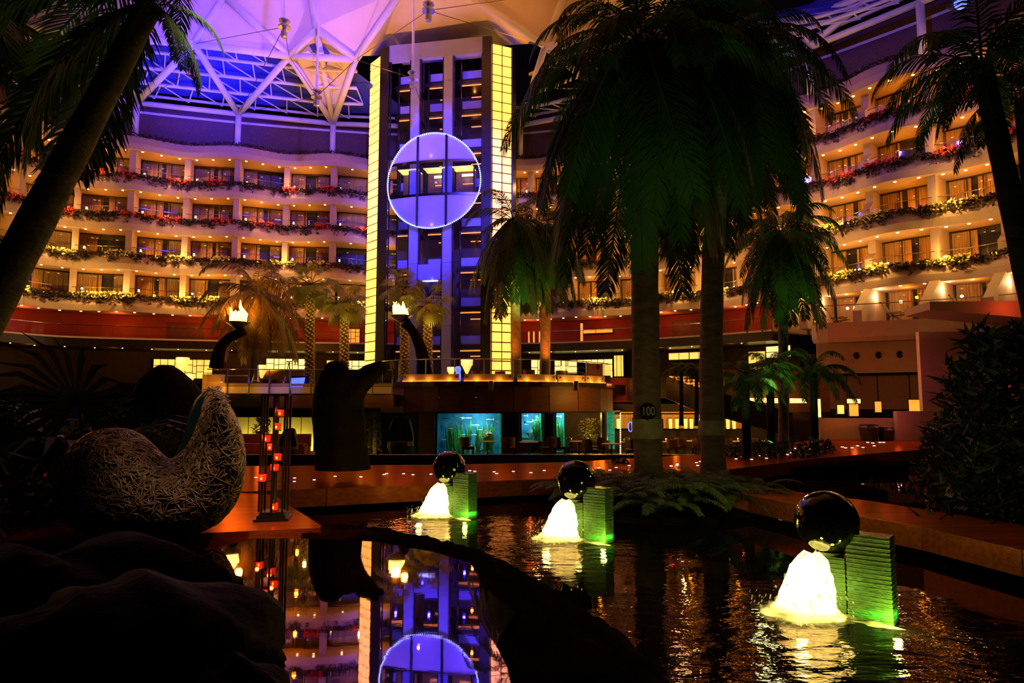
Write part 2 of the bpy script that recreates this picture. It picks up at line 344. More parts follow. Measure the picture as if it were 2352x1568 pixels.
for cur, side, cs in wings:
    wtxt = side + ' of lift tower'; pd = 4.2 if side == 'left' else 1.2
    rg = random.Random(11 if side == 'left' else 12)
    bounds = [0.0] + cs
    for lv, z in enumerate(SOF):
        top = lv == len(SOF) - 1
        slab = struct('balcony_slab')
        rows = []
        for d in cur.steps(0, cur.total):
            rows.append([cur.at(d, .10, z, .5), cur.at(d, .16, z + .5, .5), cur.at(d, .05, z + 1.15, .5), cur.at(d, -.35, z + 1.15, .5), cur.at(d, -.4, z + .85, .3), cur.at(d, -2.4, z + .85, .2), cur.at(d, -2.4, z, .2)])
        S(MB().sweep(rows, True).build('fascia', 'plaster', slab, smooth=False))
        # recessed downlights along the soffit edge
        for bi in range(len(bounds) - 1):
            a, b = bounds[bi], bounds[bi + 1]
            for k in range(3):
                d = a + (b - a) * (k + .5) / 3
                place('downlight', disc, slab, cur.at(d, -.35, z - .005, .5))
        # walls between the rooms, standing on this slab
        if not top:
            zt = SOF[lv + 1] + .02
            for bi, d in enumerate(cs):
                mb = MB()
                p0 = cur.at(d, -2.5, z, .2); p1 = cur.at(d, -.25, z, .5); tg = (cur.at(d + .05, 0) - cur.at(d - .05, 0)).normalized() * .24
                zf = z + .84
                if side == 'right' and bi % 2 == 0 and bi > 4:
                    pm = cur.at(d, -.95, z, .5)
                    prof = [(p0, zf), (p1, zf), (p1, zf + 1.25), (pm, zf + 1.75), (pm, zt), (p0, zt)]
                else:
                    prof = [(p0, zf), (p1, zf), (p1, zt), (p0, zt)]
                mb.slabpoly([V((p.x, p.y, h)) - tg for p, h in prof], tg * 2)
                S(mb.build('partition', 'plaster', slab))
        # plants in the trough of this slab
        tot = cur.total
        mb = MB(); wv = .5
        dens = 85 if not top else 60
        leafcloud(mb, cur, pd, tot, int(tot * dens), lambda t, r: z + 1.12 + .34 * t, lambda t, r: -.15 + .35 * r.random(), .26, wv, rg, 0)
        if not top:
            for k in range(int(tot * 5)):
                d0 = rg.uniform(pd, tot); ln = rg.uniform(.15, .75) * (1.0 if rg.random() < .6 else .5)
                leafcloud(mb, cur, d0 - .25, d0 + .25, 17, lambda t, r: z + 1.2 - ln * t, lambda t, r: .16 + .12 * r.random(), .25, wv, rg, 1)
        o = stuff(mb.build('trailing_vines' if not top else 'parapet_plants', 'vine_dark'))
        tag(o, ('dark trailing vines along the %s planted balcony edge %s' % (ROW[lv] if not top else '', wtxt)) if not top else 'dark low plants along the roof parapet ' + wtxt, 'plants', 'balcony planting')
        if not top:
            mb = MB(); ncl = int(tot / 4.2)
            fm = 'flower_red' if lv >= 2 else 'flower_gold'
            for k in range(ncl):
                d0 = pd + 1 + (k + rg.uniform(.1, .9)) * (tot - pd - 2) / ncl; wd = rg.uniform(.6, 1.3)
                leafcloud(mb, cur, d0 - wd, d0 + wd, 110, lambda t, r: z + 1.0 + .58 * t, lambda t, r: .0 + .36 * r.random(), .27, wv, rg, 0)
                if (k % 2 == 0) if lv else True:
                    lamp('POINT', cur.at(d0, .75, z + 1.75, wv), (1, .50, .12) if lv >= 2 else (1, .60, .12), 130 if lv >= 2 else 190, .08, name='planter_spotlight')
            o = stuff(mb.build('balcony_flowers', fm))
            tag(o, ('clumps of red flowers' if lv >= 2 else 'clumps of golden flowers') + ' lit in the %s balcony trough ' % ROW[lv] + wtxt, 'flowers', 'balcony planting')
        # rooms standing on this slab
        if not top:
            rl = thing('balcony_railing', 'glass balcony railing with thin steel handrail, %s balcony row %s' % (ROW[lv], wtxt), 'railing', cur.at(2, -.3, z + .85, .5), 'balcony railings')
            pts = [cur.at(d, -.28, z + 1.98, .5) for d in cur.steps(.3, tot, .5)]
            MB().path(pts, .028, 5).build('handrail', 'chrome', rl)
            zf = z + .85
            for bi in range(len(bounds) - 1):
                a, b = bounds[bi] + .22, bounds[bi + 1] - .22
                if b - a < 1.2: continue
                mb = MB().sweep([[cur.at(d, -.28, z + 1.18, .5), cur.at(d, -.28, z + 1.93, .5)] for d in cur.steps(a, b, .7)])
                mb.build('glass_panel', 'clear_glass', rl)
                MB().tube(cur.at((a + b) / 2, -.29, zf, .5), cur.at((a + b) / 2, -.29, z + 1.98, .5), .02, n=5).build('post', 'steel', rl)
                # window wall
                wn += 1
                wdw = struct('window_%d' % wn, cur.at((a + b) / 2, -2.3, zf))
                zt = SOF[lv + 1]
                hh = zt - .03
                mb = MB()
                for dd in (a, a + (b - a) * .36, a + (b - a) * .64, b):
                    p = cur.at(dd, -2.2, zf, .2); mb.tube(p, V((p.x, p.y, hh)), .045, n=4)
                mb.path([cur.at(d, -2.2, zf + .05, .2) for d in cur.steps(a, b, .8)], .045, 4)
                mb.path([cur.at(d, -2.2, hh - .05, .2) for d in cur.steps(a, b, .8)], .05, 4)
                S(mb.build('window_frame', 'dark_metal', wdw))
                S(MB().sweep([[cur.at(d, -2.22, zf, .2), cur.at(d, -2.22, hh, .2)] for d in cur.steps(a, b, .8)]).build('pane', 'window_glass', wdw))
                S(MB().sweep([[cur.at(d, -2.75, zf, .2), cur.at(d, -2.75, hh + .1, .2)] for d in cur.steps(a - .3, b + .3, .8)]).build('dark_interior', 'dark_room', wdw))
                which = '%s room %s, %s balcony row' % (ORDI[bi + 1], wtxt, ROW[lv])
                gap = rg.uniform(.42, .58); gw = rg.choice([.04, .06, .05, .12])
                for half, (u0, u1) in (('first', (.02, gap - gw)), ('second', (gap + gw, .98))):
                    if rg.random() < .07: continue
                    n = 26; rws = []
                    for k in range(n + 1):
                        u = u0 + (u1 - u0) * k / n; d = a + (b - a) * u
                        o_ = -2.45 + .06 * sin(k * 1.9) + .03 * sin(k * 3.7 + bi)
                        rws.append([cur.at(d, o_, zf + .04, .2), cur.at(d, o_ * .2 - 1.96, hh - .02, .2)])
                    o = MB().sweep(rws).build('curtain', 'curtain')
                    tag(o, '%s pleated curtain, %s' % ('near' if half == 'first' else 'far', which), 'curtain', 'room curtains')
                # lamp on the room wall
                dl = b - .35
                p = cur.at(dl, -1.9, zf + 1.25, .2)
                t = thing('wall_lantern', 'small glowing box lantern, ' + which, 'lantern', p, 'balcony lanterns')
                place('lantern_glass', lantern_me, t, p); place('lantern_cap', cap_me, t, p + V((0, 0, .13))); place('lantern_base', cap_me, t, p - V((0, 0, .13)))
                lamp('POINT', cur.at((a + b) / 2 + .3, -1.25, zf + 1.05, .2), WARM, 88 * rg.uniform(.75, 1.25), .15, name='balcony_light')
                if rg.random() < .5:
                    p = cur.at((a + b) / 2 - rg.uniform(.2, .9), -1.2, zf, .3)
                    BAL = globals().setdefault('BAL', [])
                    BAL.append((p, rg.uniform(0, 6.28), which))
# parapet wall with ribbed blind behind the roof posts
for cur, side, cs in wings:
    nm = S(MB().sweep([[cur.at(d, -1.4, 24.3), cur.at(d, -1.4, 28.6)] for d in cur.steps(0, cur.total, 1.0)]).build('wall_clerestory_' + side, 'blind'))
    S(MB().sweep([[cur.at(d, -1.35, 27.5), cur.at(d, -1.30, 27.5), cur.at(d, -1.30, 27.7), cur.at(d, -1.35, 27.7)] for d in cur.steps(0, cur.total, 1.0)], True).build('trim_clerestory_' + side, 'white_steel'))
# ------------------------------------------------------------------ mezzanine and lounge level under the balconies
lo = [(LEFT, 'left', 0, LEFT.total), (RIGHT, 'right', 0, RIGHT.find(1790, 8))]
for cur, side, a, b in lo:
    S(MB().sweep([[cur.at(d, -3.0, 7.5), cur.at(d, -3.0, 9.85)] for d in cur.steps(a, b, .8)]).build('wall_mezzanine_' + side, 'red_wall'))
    sl = struct('mezzanine_slab')
    S(MB().sweep([[cur.at(d, 1.2, 6.75), cur.at(d, 1.2, 7.5), cur.at(d, -3.4, 7.55), cur.at(d, -3.4, 6.75)] for d in cur.steps(a, b, .8)], True).build('slab_body', 'dark_stone', sl))
    S(MB().sweep([[cur.at(d, 1.22, 7.42), cur.at(d, 1.26, 7.42), cur.at(d, 1.26, 7.55), cur.at(d, 1.22, 7.55)] for d in cur.steps(a, b, .8)], True).build('trim_edge', 'plaster_warm', sl))
    nd = int((b - a) / 2.1)
    for k in range(nd): place('downlight', disc, sl, cur.at(a + (k + .5) * 2.1, .7 - .5 * (k % 2), 6.74), scale=.6)
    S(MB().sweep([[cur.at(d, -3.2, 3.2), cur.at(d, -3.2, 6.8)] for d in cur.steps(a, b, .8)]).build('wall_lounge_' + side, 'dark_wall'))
    rl = thing('mezzanine_railing', 'long glass railing along the red mezzanine %s of the lift tower' % side, 'railing', cur.at(3, 1, 7.5), 'mezzanine railings')
    MB().path([cur.at(d, 1.0, 8.5) for d in cur.steps(a + .4, b, .8)], .03, 5).build('handrail', 'chrome', rl)
    nb = int((b - a) / 2.2)
    for k in range(nb):
        d0 = a + .4 + k * 2.2
        MB().sweep([[cur.at(d, 1.0, 7.56), cur.at(d, 1.0, 8.44)] for d in (d0 + .03, d0 + 1.1, d0 + 2.17)]).build('glass_panel', 'clear_glass', rl)
    for k in range(int((b - a) / 6)):
        lamp('POINT', cur.at(a + 3 + k * 6, -.8, 9.2), (1, .16, .02), 60, .15)
        lamp('POINT', cur.at(a + 3 + k * 6, .4, 6.2), AMBER, 26, .15)
# dark recessed panels and a lit doorway on the mezzanine
def wallpanel(cur, px0, px1, z0, z1, off, m, name, label, cat, zc=8):
    a, b = sorted((cur.find(px0, zc), cur.find(px1, zc)))
    o = MB().sweep([[cur.at(d, off, z0), cur.at(d, off + .06, z0), cur.at(d, off + .06, z1), cur.at(d, off, z1)] for d in cur.steps(a, b, .5)], True).build(name, m)
    return tag(o, label, cat)
wallpanel(LEFT, 365, 452, 7.6, 9.4, -2.99, 'brown_wood', 'wall_panel', 'brown wooden panel on the red mezzanine wall behind the first torch', 'panel')
wallpanel(RIGHT, 1515, 1580, 7.6, 9.4, -2.99, 'brown_wood', 'wall_panel', 'dark wooden panel on the red mezzanine wall between the royal palm trunks', 'panel')
def litscreen(cur, px0, px1, z0, z1, off, label, m='lit_yellow', nx=6, nz=3, seed=1, name='lit_screen', grp='glowing screens'):
    a, b = sorted((cur.find(px0, (z0 + z1) / 2), cur.find(px1, (z0 + z1) / 2))); r = random.Random(seed)
    t = thing(name, label, 'screen', cur.at((a + b) / 2, off, z0), grp)
    us = [0] + sorted((i + r.uniform(-.25, .25)) / nx for i in range(1, nx)) + [1]
    for i in range(nx):
        zs = [0] + sorted((k + r.uniform(-.3, .3)) / nz for k in range(1, nz)) + [1]
        for k in range(nz):
            d0, d1 = a + (b - a) * us[i] + .03, a + (b - a) * us[i + 1] - .03; h0, h1 = z0 + (z1 - z0) * zs[k] + .03, z0 + (z1 - z0) * zs[k + 1] - .03
            MB().slabpoly([cur.at(d0, off, h0), cur.at(d1, off, h0), cur.at(d1, off, h1), cur.at(d0, off, h1)], (cur.at(d0, off + .03) - cur.at(d0, off))).build('pane', m, t)
    MB().sweep([[cur.at(d, off - .08, z0 - .06), cur.at(d, off - .02, z0 - .06), cur.at(d, off - .02, z1 + .06), cur.at(d, off - .08, z1 + .06)] for d in (a, (a + b) / 2, b)], True).build('backing', 'black_metal', t)
    return t
litscreen(LEFT, 338, 478, 4.4, 6.1, -2.5, 'wide yellow glowing lattice screen behind the lounge near the dark dome', nx=8, nz=3, seed=2)
litscreen(LEFT, 603, 708, 3.9, 6.3, -2.5, 'bright white glowing lattice screen behind the bar, second from the lift tower', 'lit_pale', 7, 4, 3)
litscreen(LEFT, 745, 764, 4.4, 6.2, -2.4, 'narrow amber glowing screen between the two bead-lit fan palms', 'lit_yellow', 2, 1, 4)
litscreen(LEFT, 792, 836, 4.0, 6.2, -2.3, 'bright glowing lattice screen beside the foot of the lift tower', 'lit_pale', 3, 3, 5)
litscreen(RIGHT, 1210, 1236, 4.0, 6.3, -2.4, 'small pale glowing screen just past the lift tower behind a palm trunk', 'lit_pale', 2, 3, 6)
litscreen(RIGHT, 1262, 1388, 4.1, 6.2, -2.4, 'wide bright glowing lattice screen behind lounge lamps past the lift tower', 'lit_pale', 8, 4, 7)
litscreen(RIGHT, 1392, 1414, 4.6, 6.5, -2.3, 'narrow striped amber screen left of the trunk numbered 100', 'lit_yellow', 3, 1, 8)
litscreen(RIGHT, 1516, 1610, 5.9, 6.5, -2.0, 'long glowing amber header light over the upper restaurant between palm trunks', 'lamp_shade', 4, 1, 9)
litscreen(RIGHT, 1735, 1790, 5.7, 6.6, -1.8, 'bright white header light above the upper restaurant by the slim palm trunk', 'lit_pale', 2, 2, 10)
litscreen(RIGHT, 1690, 1728, 4.6, 6.3, -2.2, 'pale yellow wall screen behind the small green palms', 'lit_yellow', 2, 1, 11)
litscreen(LEFT, 792, 822, 7.65, 9.2, -2.85, 'amber lit doorway screen on the mezzanine beside the lift tower', 'led_amber', 3, 2, 12)
litscreen(RIGHT, 1318, 1386, 8.6, 9.0, -2.8, 'horizontal amber light cove on the red mezzanine wall', 'led_amber', 2, 1, 13)
litscreen(RIGHT, 1314, 1320, 7.7, 9.6, -2.7, 'vertical amber light slot on the red mezzanine wall', 'led_amber', 1, 1, 14)
for i, px in enumerate((1200, 1212, 1224, 1234)):
    litscreen(RIGHT, px, px + 5, 7.7, 9.0, -2.8, '%s slim amber wall light on the mezzanine just past the lift tower' % ORDI[i + 1], 'led_amber', 1, 1, 20 + i, 'wall_light', 'slim mezzanine lights')
# ------------------------------------------------------------------ roof
roof = struct('roof_truss')
U = [G(60, 60, 30), G(240, 84, 30), G(445, 101, 30), G(664, 129, 30), G(817, 137, 30), V((-6.5, 60.8, 30)), G(1252, 106, 30), G(1560, 92, 30), G(1845, 48, 30), G(2010, -18, 30)]
Lw = [G(100, 205, 28.1), G(314, 236, 28.1), G(548, 262, 28.1), G(765, 284, 28.1), G(985, 292, 28.1), G(1195, 288, 28.1), G(1420, 245, 28.1), G(1640, 185, 28.1), G(1858, 110, 28.1), G(2113, 6, 28.1), G(2400, -120, 28.1)]
def pipe(a, b, r, nm='strut', n=8): return S(MB().tube(a, b, r, n=n).build(nm, 'white_steel', roof, smooth=True))
for i_, (a, b) in enumerate(zip(U, U[1:])):
    if i_ not in (4, 5): pipe(a, b, .30, 'ring_pipe')
for a, b in zip(Lw, Lw[1:]):
    pipe(a, b, .24, 'ring_pipe'); pipe(a + V((0, 0, .75)), b + V((0, 0, .75)), .13, 'ring_pipe')
def ramp(poly, t):
    t = t * (len(poly) - 1); i = min(int(t), len(poly) - 2); return poly[i].lerp(poly[i + 1], t - i)
NP = 5
lines = []
for k in range(NP):
    f = k / (NP - 1)
    ln = [ramp(U, j / 60).lerp(ramp(Lw, j / 60), f) + V((0, 0, .55)) for j in range(61)]
    lines.append(ln)
    if 0 < k < NP - 1:
        run = []
        for p in ln + [None]:
            if p is None or (-12.9 < p.x < 0.5 and p.y < 60.2):
                if len(run) > 1: S(MB().path(run, .15, 6).build('purlin', 'white_steel', roof, smooth=True))
                run = []
            else: run.append(p)
for k in range(NP - 1):
    for j in range(0, 60, 2):
        a = lines[k][j]; b = lines[k + 1][j + 1]; c = lines[k][j + 2]
        if any(-12.9 < p.x < 0.5 and p.y < 60.2 for p in (a, b, c)): continue
        S(MB().tube(a, b, .055, n=5).tube(b, c, .055, n=5).build('lacing', 'white_steel', roof))
for i in range(min(len(U), len(Lw)) - 1):
    if i not in (4,): pipe(Lw[i], U[i + 1] if i < 9 else U[-1], .27)
    if i not in (4, 5): pipe(U[i], Lw[i], .27)
for i, p in enumerate(Lw):
    pipe(V((p.x, p.y, 24.6)), p, .27, 'post')
N1 = G(727, 70, 31.6)
T = [G(180, -20, 33), G(515, -8, 34), G(714, -10, 34.5), G(920, -14, 34), G(1085, -6, 34), G(1300, -20, 34), G(1560, -30, 33)]
for a, b in ((U[3], T[1]), (U[3], N1), (N1, U[4]), (N1, T[2]), (N1, Lw[3]), (U[4], T[3]), (T[4], U[6]), (U[6], T[5]), (U[2], T[1]), (U[6], Lw[5])): pipe(a, b, .28, 'ridge_pipe')
pipe(U[6] , XZ(1005, 56, 31.6), .2) if False else None
sails = struct('ceiling')
def sail(*p):
    c = sum(p, V((0, 0, 0))) / len(p)
    S(MB().slabpoly([q + V((0, 0, .3)) for q in p], (0, 0, .12)).build('ceiling_panel', 'sail', sails))
sail(U[1], U[2], T[0]); sail(U[2], T[1], T[0]); sail(U[2], U[3], T[1]); sail(U[3], T[2], T[1]); sail(U[3], N1, T[2]); sail(N1, T[3], T[2]); sail(N1, U[4], T[3])
sail(U[3], N1, Lw[3]); sail(N1, U[4], Lw[3]); W1 = P(868, 135, 60.3); W2 = P(1155, 112, 60.3); sail(U[4], W1, T[3]); sail(W1, W2, T[4], T[3]); sail(W2, U[6], T[4]); sail(U[6], T[5], T[4]); sail(U[6], U[7], T[5]); sail(U[7], T[6], T[5]); sail(U[0], U[1], T[0])
B = [V((-25, 12, 37)), V((25, 12, 37))]
sail(T[0], T[1], T[2], B[0]); sail(T[2], T[3], T[4], B[1], B[0]); sail(T[4], T[5], T[6], B[1])
# glazing over the truss zone
gl = struct('roof_glazing')
for j in range(60):
    a, b = lines[0][j], lines[0][j + 1]; c, d = lines[-1][j + 1], lines[-1][j]
    if not any(-15.2 < p.x < 1.2 and p.y < 60.2 for p in (a, b, c, d)):
        for k in range(2):
            f0, f1 = k / 2 + .004, (k + 1) / 2 - .004; o = V((0, 0, .5))
            q = [a.lerp(d, f0) + o, b.lerp(c, f0) + o, b.lerp(c, f1) + o, a.lerp(d, f1) + o]
            m_ = sum(q, V((0, 0, 0))) / 4; q = [x.lerp(m_, .012) for x in q]
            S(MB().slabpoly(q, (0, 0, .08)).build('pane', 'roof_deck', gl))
# tie rods with spool nodes hanging under the sails
def tierod(px, py, Y, ztop, label, r=.09):
    p = P(px, py, Y)
    t = thing('tie_rod', label, 'tie rod', V((p.x, p.y, ztop)), 'roof tie rods')
    MB().tube(p, V((p.x, p.y, ztop)), r, n=8).build('rod', 'white_steel', t)
    MB().lathe([(.1, -.75), (.22, -.7), (.22, -.35), (.13, -.3), (.13, -.1), (.42, -.08), (.42, .02), (.15, .06), (.15, .35), (.38, .38), (.38, .46), (.1, .55)], p, 10).build('spool', 'steel', t)
    return t, p
for px, py, Y, zt, lab, tg in ((653, 62, 44, 33.6, 'white tie rod with spool hanging under the sails left of the tower', (U[3], U[2], Lw[2])),
                               (984, 24, 42, 34.4, 'white tie rod with spool above the lift tower', (U[4], U[6], T[5])),
                               (727, 222, 50, 31.4, 'long thin tie rod with spool in front of the truss beside the tower', (U[3], U[4], Lw[2])),
                               (948, 180, 48, 34.2, 'long blue lit tie rod with spool in front of the lift tower', (U[4], Lw[4])),
                               (447, 160, 52, 29.8, 'tie rod with spool in the blue haze of the glass roof', (U[2], Lw[1]))):
    t, p = tierod(px, py, Y, zt, lab)
    for q in tg: MB().tube(p, q, .025, n=4).build('cable', 'dark_metal', t)
# ================================================================== lift tower
zr = 21.0
tA, tB, tB2, tC, tC2, tD = [XZ(px, Y, zr) for px, Y in ((846, 58.2), (872, 56.7), (891, 56.4), (1109, 54.9), (1130, 54.8), (1175, 55.5))]
ZB, ZT = 3.35, 31.3
def xy(p, z): return V((p.x, p.y, z))
tower = struct('wall_lift_tower', (tB2.x, tB2.y, ZB))
eF = (tC - tB2); eF.z = 0; WF = eF.length; eF.normalize(); nF = V((eF.y, -eF.x, 0));
if nF.y > 0: nF = -nF
def TF(u, z, d=0.0): # u metres along the front, d metres towards the viewer
    p = tB2 + eF * u + nF * d; return V((p.x, p.y, z))
def wingpanes(a, b, zt, rows):
    n = V(((b - a).y, -(b - a).x, 0)).normalized()
    if n.y > 0: n = -n
    r = random.Random(int(a.x * 10))
    S(MB().slabpoly([xy(a, ZB), xy(b, ZB), xy(b, zt), xy(a, zt)], -n * .3).build('backing', 'dark_metal', tower))
    zs = [ZB]; 
    for k in range(rows): zs.append(zs[-1] + r.uniform(.8, 1.2))
    sc_ = (zt - ZB) / (zs[-1] - ZB); zs = [ZB + (z - ZB) * sc_ for z in zs]
    for c in range(2):
        p, q = a.lerp(b, c / 2), a.lerp(b, (c + 1) / 2); e = (q - p).normalized() * .05
        for k in range(rows):
            sh = .0
            MB().slabpoly([xy(p + e, zs[k] + .05), xy(q - e, zs[k] + .05), xy(q - e, zs[k + 1] - .05), xy(p + e, zs[k + 1] - .05)], n * .05).build('onyx_pane', 'onyx', tower)
wingpanes(tA, tB, 32.3, 37); wingpanes(tC2, tD, 32.3, 37)
S(MB().slabpoly([xy(tB, ZB), xy(tB2, ZB), xy(tB2, 32.7), xy(tB, 32.7)], nF * .35).build('pilaster', 'dark_stone', tower))
S(MB().slabpoly([xy(tC, ZB), xy(tC2, ZB), xy(tC2, 32.8), xy(tC, 32.8)], nF * .35).build('pilaster', 'dark_stone', tower))
S(MB().slabpoly([xy(tD, ZB), xy(tD, 32.4), xy(tD + V((.3, 1.2, 0)), 32.4), xy(tD + V((.3, 1.2, 0)), ZB)], (0.1, 0, 0)).build('pilaster', 'dark_stone', tower))
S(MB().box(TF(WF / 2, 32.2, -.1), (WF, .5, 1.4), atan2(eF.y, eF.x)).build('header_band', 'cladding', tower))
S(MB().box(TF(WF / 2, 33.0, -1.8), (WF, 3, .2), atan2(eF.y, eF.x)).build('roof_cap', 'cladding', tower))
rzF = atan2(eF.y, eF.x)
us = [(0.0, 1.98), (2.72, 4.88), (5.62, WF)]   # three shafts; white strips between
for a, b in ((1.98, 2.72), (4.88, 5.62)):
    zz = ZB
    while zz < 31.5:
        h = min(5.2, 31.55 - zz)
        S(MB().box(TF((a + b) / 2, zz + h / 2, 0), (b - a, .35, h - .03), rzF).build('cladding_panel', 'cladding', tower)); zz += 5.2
LAND = [3.5, 7.0, 10.2, 13.6, 17.0, 20.4, 23.9, 27.3, 30.0]
for a, b in us:
    for u in (a + .10, b - .10): S(MB().box(TF(u, (ZB + 31.5) / 2, -.05), (.09, .14, 31.5 - ZB), rzF).build('guide_rail', 'dark_metal', tower))
    S(MB().box(TF(a + .42, (ZB + 31.5) / 2, -1.2), (.10, .12, 31.5 - ZB), rzF).build('guide_rail', 'dark_metal', tower))
    for z in LAND:
        S(MB().box(TF((a + b) / 2, z - .15, -2.6), (b - a, 2.4, .32), rzF).build('landing_slab', 'dark_stone', tower))
        S(MB().box(TF((a + b) / 2 + .2, z + .5, -1.55), (b - a - .5, .08, .70), rzF).build('landing_parapet', 'cladding', tower))
        S(MB().box(TF((a + b) / 2, z - .40, -1.6), (b - a - .5, .06, .09), rzF).build('cove_light', 'led_amber', tower))
        S(MB().box(TF((a + b) / 2 + .3, z - .75, -3.2), (b - a - 1.1, .06, .08), rzF).build('cove_light', 'led_amber', tower))
        S(MB().box(TF(b - .12, z + 1.6, -3.7), (.12, .1, 2.9), rzF).build('landing_post', 'brown_wood', tower))
S(MB().box(TF(WF / 2, 16.5, -4.6), (WF + 1.5, .2, 27), rzF).build('back_wall', 'dark_wall', tower))
for k, z in enumerate(LAND):
    for u in (1.0, 3.8, 6.7):
        lamp('POINT', TF(u, z + 2.0, -.75), BLUE, 55 if z > 9 else 16, .1, name='shaft_light')
        if u != 3.8: lamp('POINT', TF(u, z + 2.2, -3.4), AMBER, 12, .1, name='landing_light')
# three panoramic cars whose fronts make one round glass face
cc = P(997, 420, 55.2); RR = 3.98
cu = (cc - tB2).dot(eF); cz = cc.z
def bulge(x): return .55 + .55 * (1 - (x / RR) ** 2)
def discpart(x0, x1, z0, z1, d, nx=10, nz=8):
    rows = []
    for i in range(nx + 1):
        x = x0 + (x1 - x0) * i / nx; h = sqrt(max(0, (RR) ** 2 - x * x)); a = max(z0, -h); b = min(z1, h)
        if a > b: a = b = max(min(0.5 * (a + b), z1), z0)
        rows.append([TF(cu + x, cz + a + (b - a) * k / nz, bulge(x) + d) for k in range(nz + 1)])
    return MB().sweep(rows)
cars = (('outer car nearest the torches', -RR * .999, -1.28), ('middle', -1.18, 1.18), ('outer car nearest the royal palms', 1.28, RR * .999))
for nm, x0, x1 in cars:
    lab = ('rounded middle glass lift car with bright white shield below' if nm == 'middle' else 'rounded glass lift car, ' + nm)
    car = thing('panoramic_lift_car', lab, 'lift', TF(cu + (x0 + x1) / 2, cz - 1.5, 0), 'lift cars')
    zt, zb = 1.62, -1.15
    discpart(x0, x1, zt, 9, 0).build('top_shield', 'car_shield', car, smooth=True)
    discpart(x0, x1, -9, zb, 0).build('bottom_shield', 'car_shield', car, smooth=True)
    discpart(x0, x1, zb, zt, .02).build('window', 'car_window', car)
    discpart(x0, x1, zt - .12, zt + .10, .06, nz=2).build('top_band', 'chrome', car)
    discpart(x0, x1, zb - .12, zb + .08, .06, nz=2).build('bottom_band', 'chrome', car)
    xm, wd = (x0 + x1) / 2, min(2.0, x1 - x0 - .25)
    if x0 < -2: xm, wd = -2.35, 1.75
    if x1 > 2: xm, wd = 2.35, 1.75
    MB().box(TF(cu + xm, cz + 1.34, -.35), (wd, 1.3, .05), rzF).build('ceiling_panel', 'car_light', car)
    MB().box(TF(cu + xm + .2, cz + .95, -.9), (wd * .6, .05, .22), rzF).build('light_strip', 'car_light', car)
    MB().box(TF(cu + xm + .25, cz + .2, -.9), (wd * .55, .05, .08), rzF).build('handrail', 'led_amber', car)
    MB().box(TF(cu + xm, cz - 1.2, -.4), (wd, 1.4, .08), rzF).build('floor', 'dark_stone', car)
    MB().box(TF(cu + xm, cz + .05, -1.1), (wd, .06, 2.5), rzF).build('back_panel', 'brown_wood', car)
    for s_ in (-1, 1):
        MB().box(TF(cu + xm + s_ * wd / 2, cz + .05, -.3), (.10, .12, 2.6), rzF).build('mullion', 'dark_metal', car)
    for xe in (x0, x1):
        if abs(xe) < 3: 
            h = sqrt(RR * RR - xe * xe)
            MB().path([TF(cu + xe, cz + h * (k / 6 * 2 - 1), bulge(xe) + .05) for k in range(7)], .06, 5).build('edge_rail', 'dark_metal', car)
    mb = MB(); n = 150
    for k in range(n):
        a = 2 * pi * k / n; x = RR * sin(a)
        if x0 - .05 <= x <= x1 + .05: mb.box(TF(cu + x * 1.005, cz + RR * cos(a) * 1.005, bulge(x * .999) + .05), (.085, .085, .085))
    stuff(mb.build('led_beads', 'led_blue', car))
    lamp('POINT', TF(cu + xm, cz + .9, -.4), (1, .75, .2), 30, .1)
lamp('POINT', TF(cu - .3, cz - 3.4, 2.2), VIOLET, 60, .1); lamp('POINT', TF(cu - .5, cz + 2.6, 2.4), VIOLET, 50, .1); lamp('POINT', TF(cu, cz + .3, 2.6), BLUE, 50, .1)
# a further car low in the middle shaft
car = thing('lift_cabin', 'small docked lift cabin low in the middle shaft, lit blue', 'lift', TF(3.8, 10.6, 0), 'lift cars')
MB().box(TF(3.8, 13.0, .15), (1.9, .2, 1.3), rzF).build('front_panel', 'car_shield', car)
MB().box(TF(3.8, 11.5, .1), (1.9, .12, 1.5), rzF).build('window', 'car_glass', car)
MB().box(TF(3.8, 10.5, .15), (1.9, .2, .5), rzF).build('skirt', 'cladding', car)
MB().box(TF(3.8, 12.25, .22), (1.5, .08, .10), rzF).build('light_strip', 'led_blue', car)
lamp('POINT', TF(3.8, 12.6, 1.1), BLUE, 60, .08)
# ================================================================== terrace
TZ = 3.35
edge = [XZ(px, Y, 3) for px, Y in ((888, 38.2), (930, 37.0), (1000, 36.4), (1080, 36.2), (1160, 36.3), (1240, 36.8), (1320, 38.0), (1372, 39.6), (1392, 41.0))]
def epath(poly):
    L_ = [0]
    for a, b in zip(poly, poly[1:]): L_.append(L_[-1] + (b - a).length)
    def f(d, z, off=0):
        d = min(max(d, 0), L_[-1]); i = 0
        while i < len(L_) - 2 and L_[i + 1] < d: i += 1
        t = (d - L_[i]) / (L_[i + 1] - L_[i]); p = poly[i].lerp(poly[i + 1], t); tg = (poly[i + 1] - poly[i]).normalized(); nr = V((tg.y, -tg.x, 0))
        if nr.y > 0: nr = -nr
        p = p + nr * off; return V((p.x, p.y, z))
    return f, L_[-1]
ef, eL = epath(edge)
terr = struct('floor_terrace')
S(MB().prism([(p.x, p.y) for p in edge] + [(12, 46), (14, 58), (-12, 62), (-26, 58), (-22, 38), (-9, 38.5)], 2.75, TZ).build('terrace_slab', 'dark_stone', terr))
nseg = 8
for k in range(nseg):
    a, b = eL * k / nseg + .02, eL * (k + 1) / nseg - .02
    S(MB().sweep([[ef(d, 1.78, .3), ef(d, 1.78, .42), ef(d, 3.12, .42), ef(d, 3.12, .3)] for d in (a, (a + b) / 2, b)], True).build('fascia_panel', 'fascia_wood', terr))
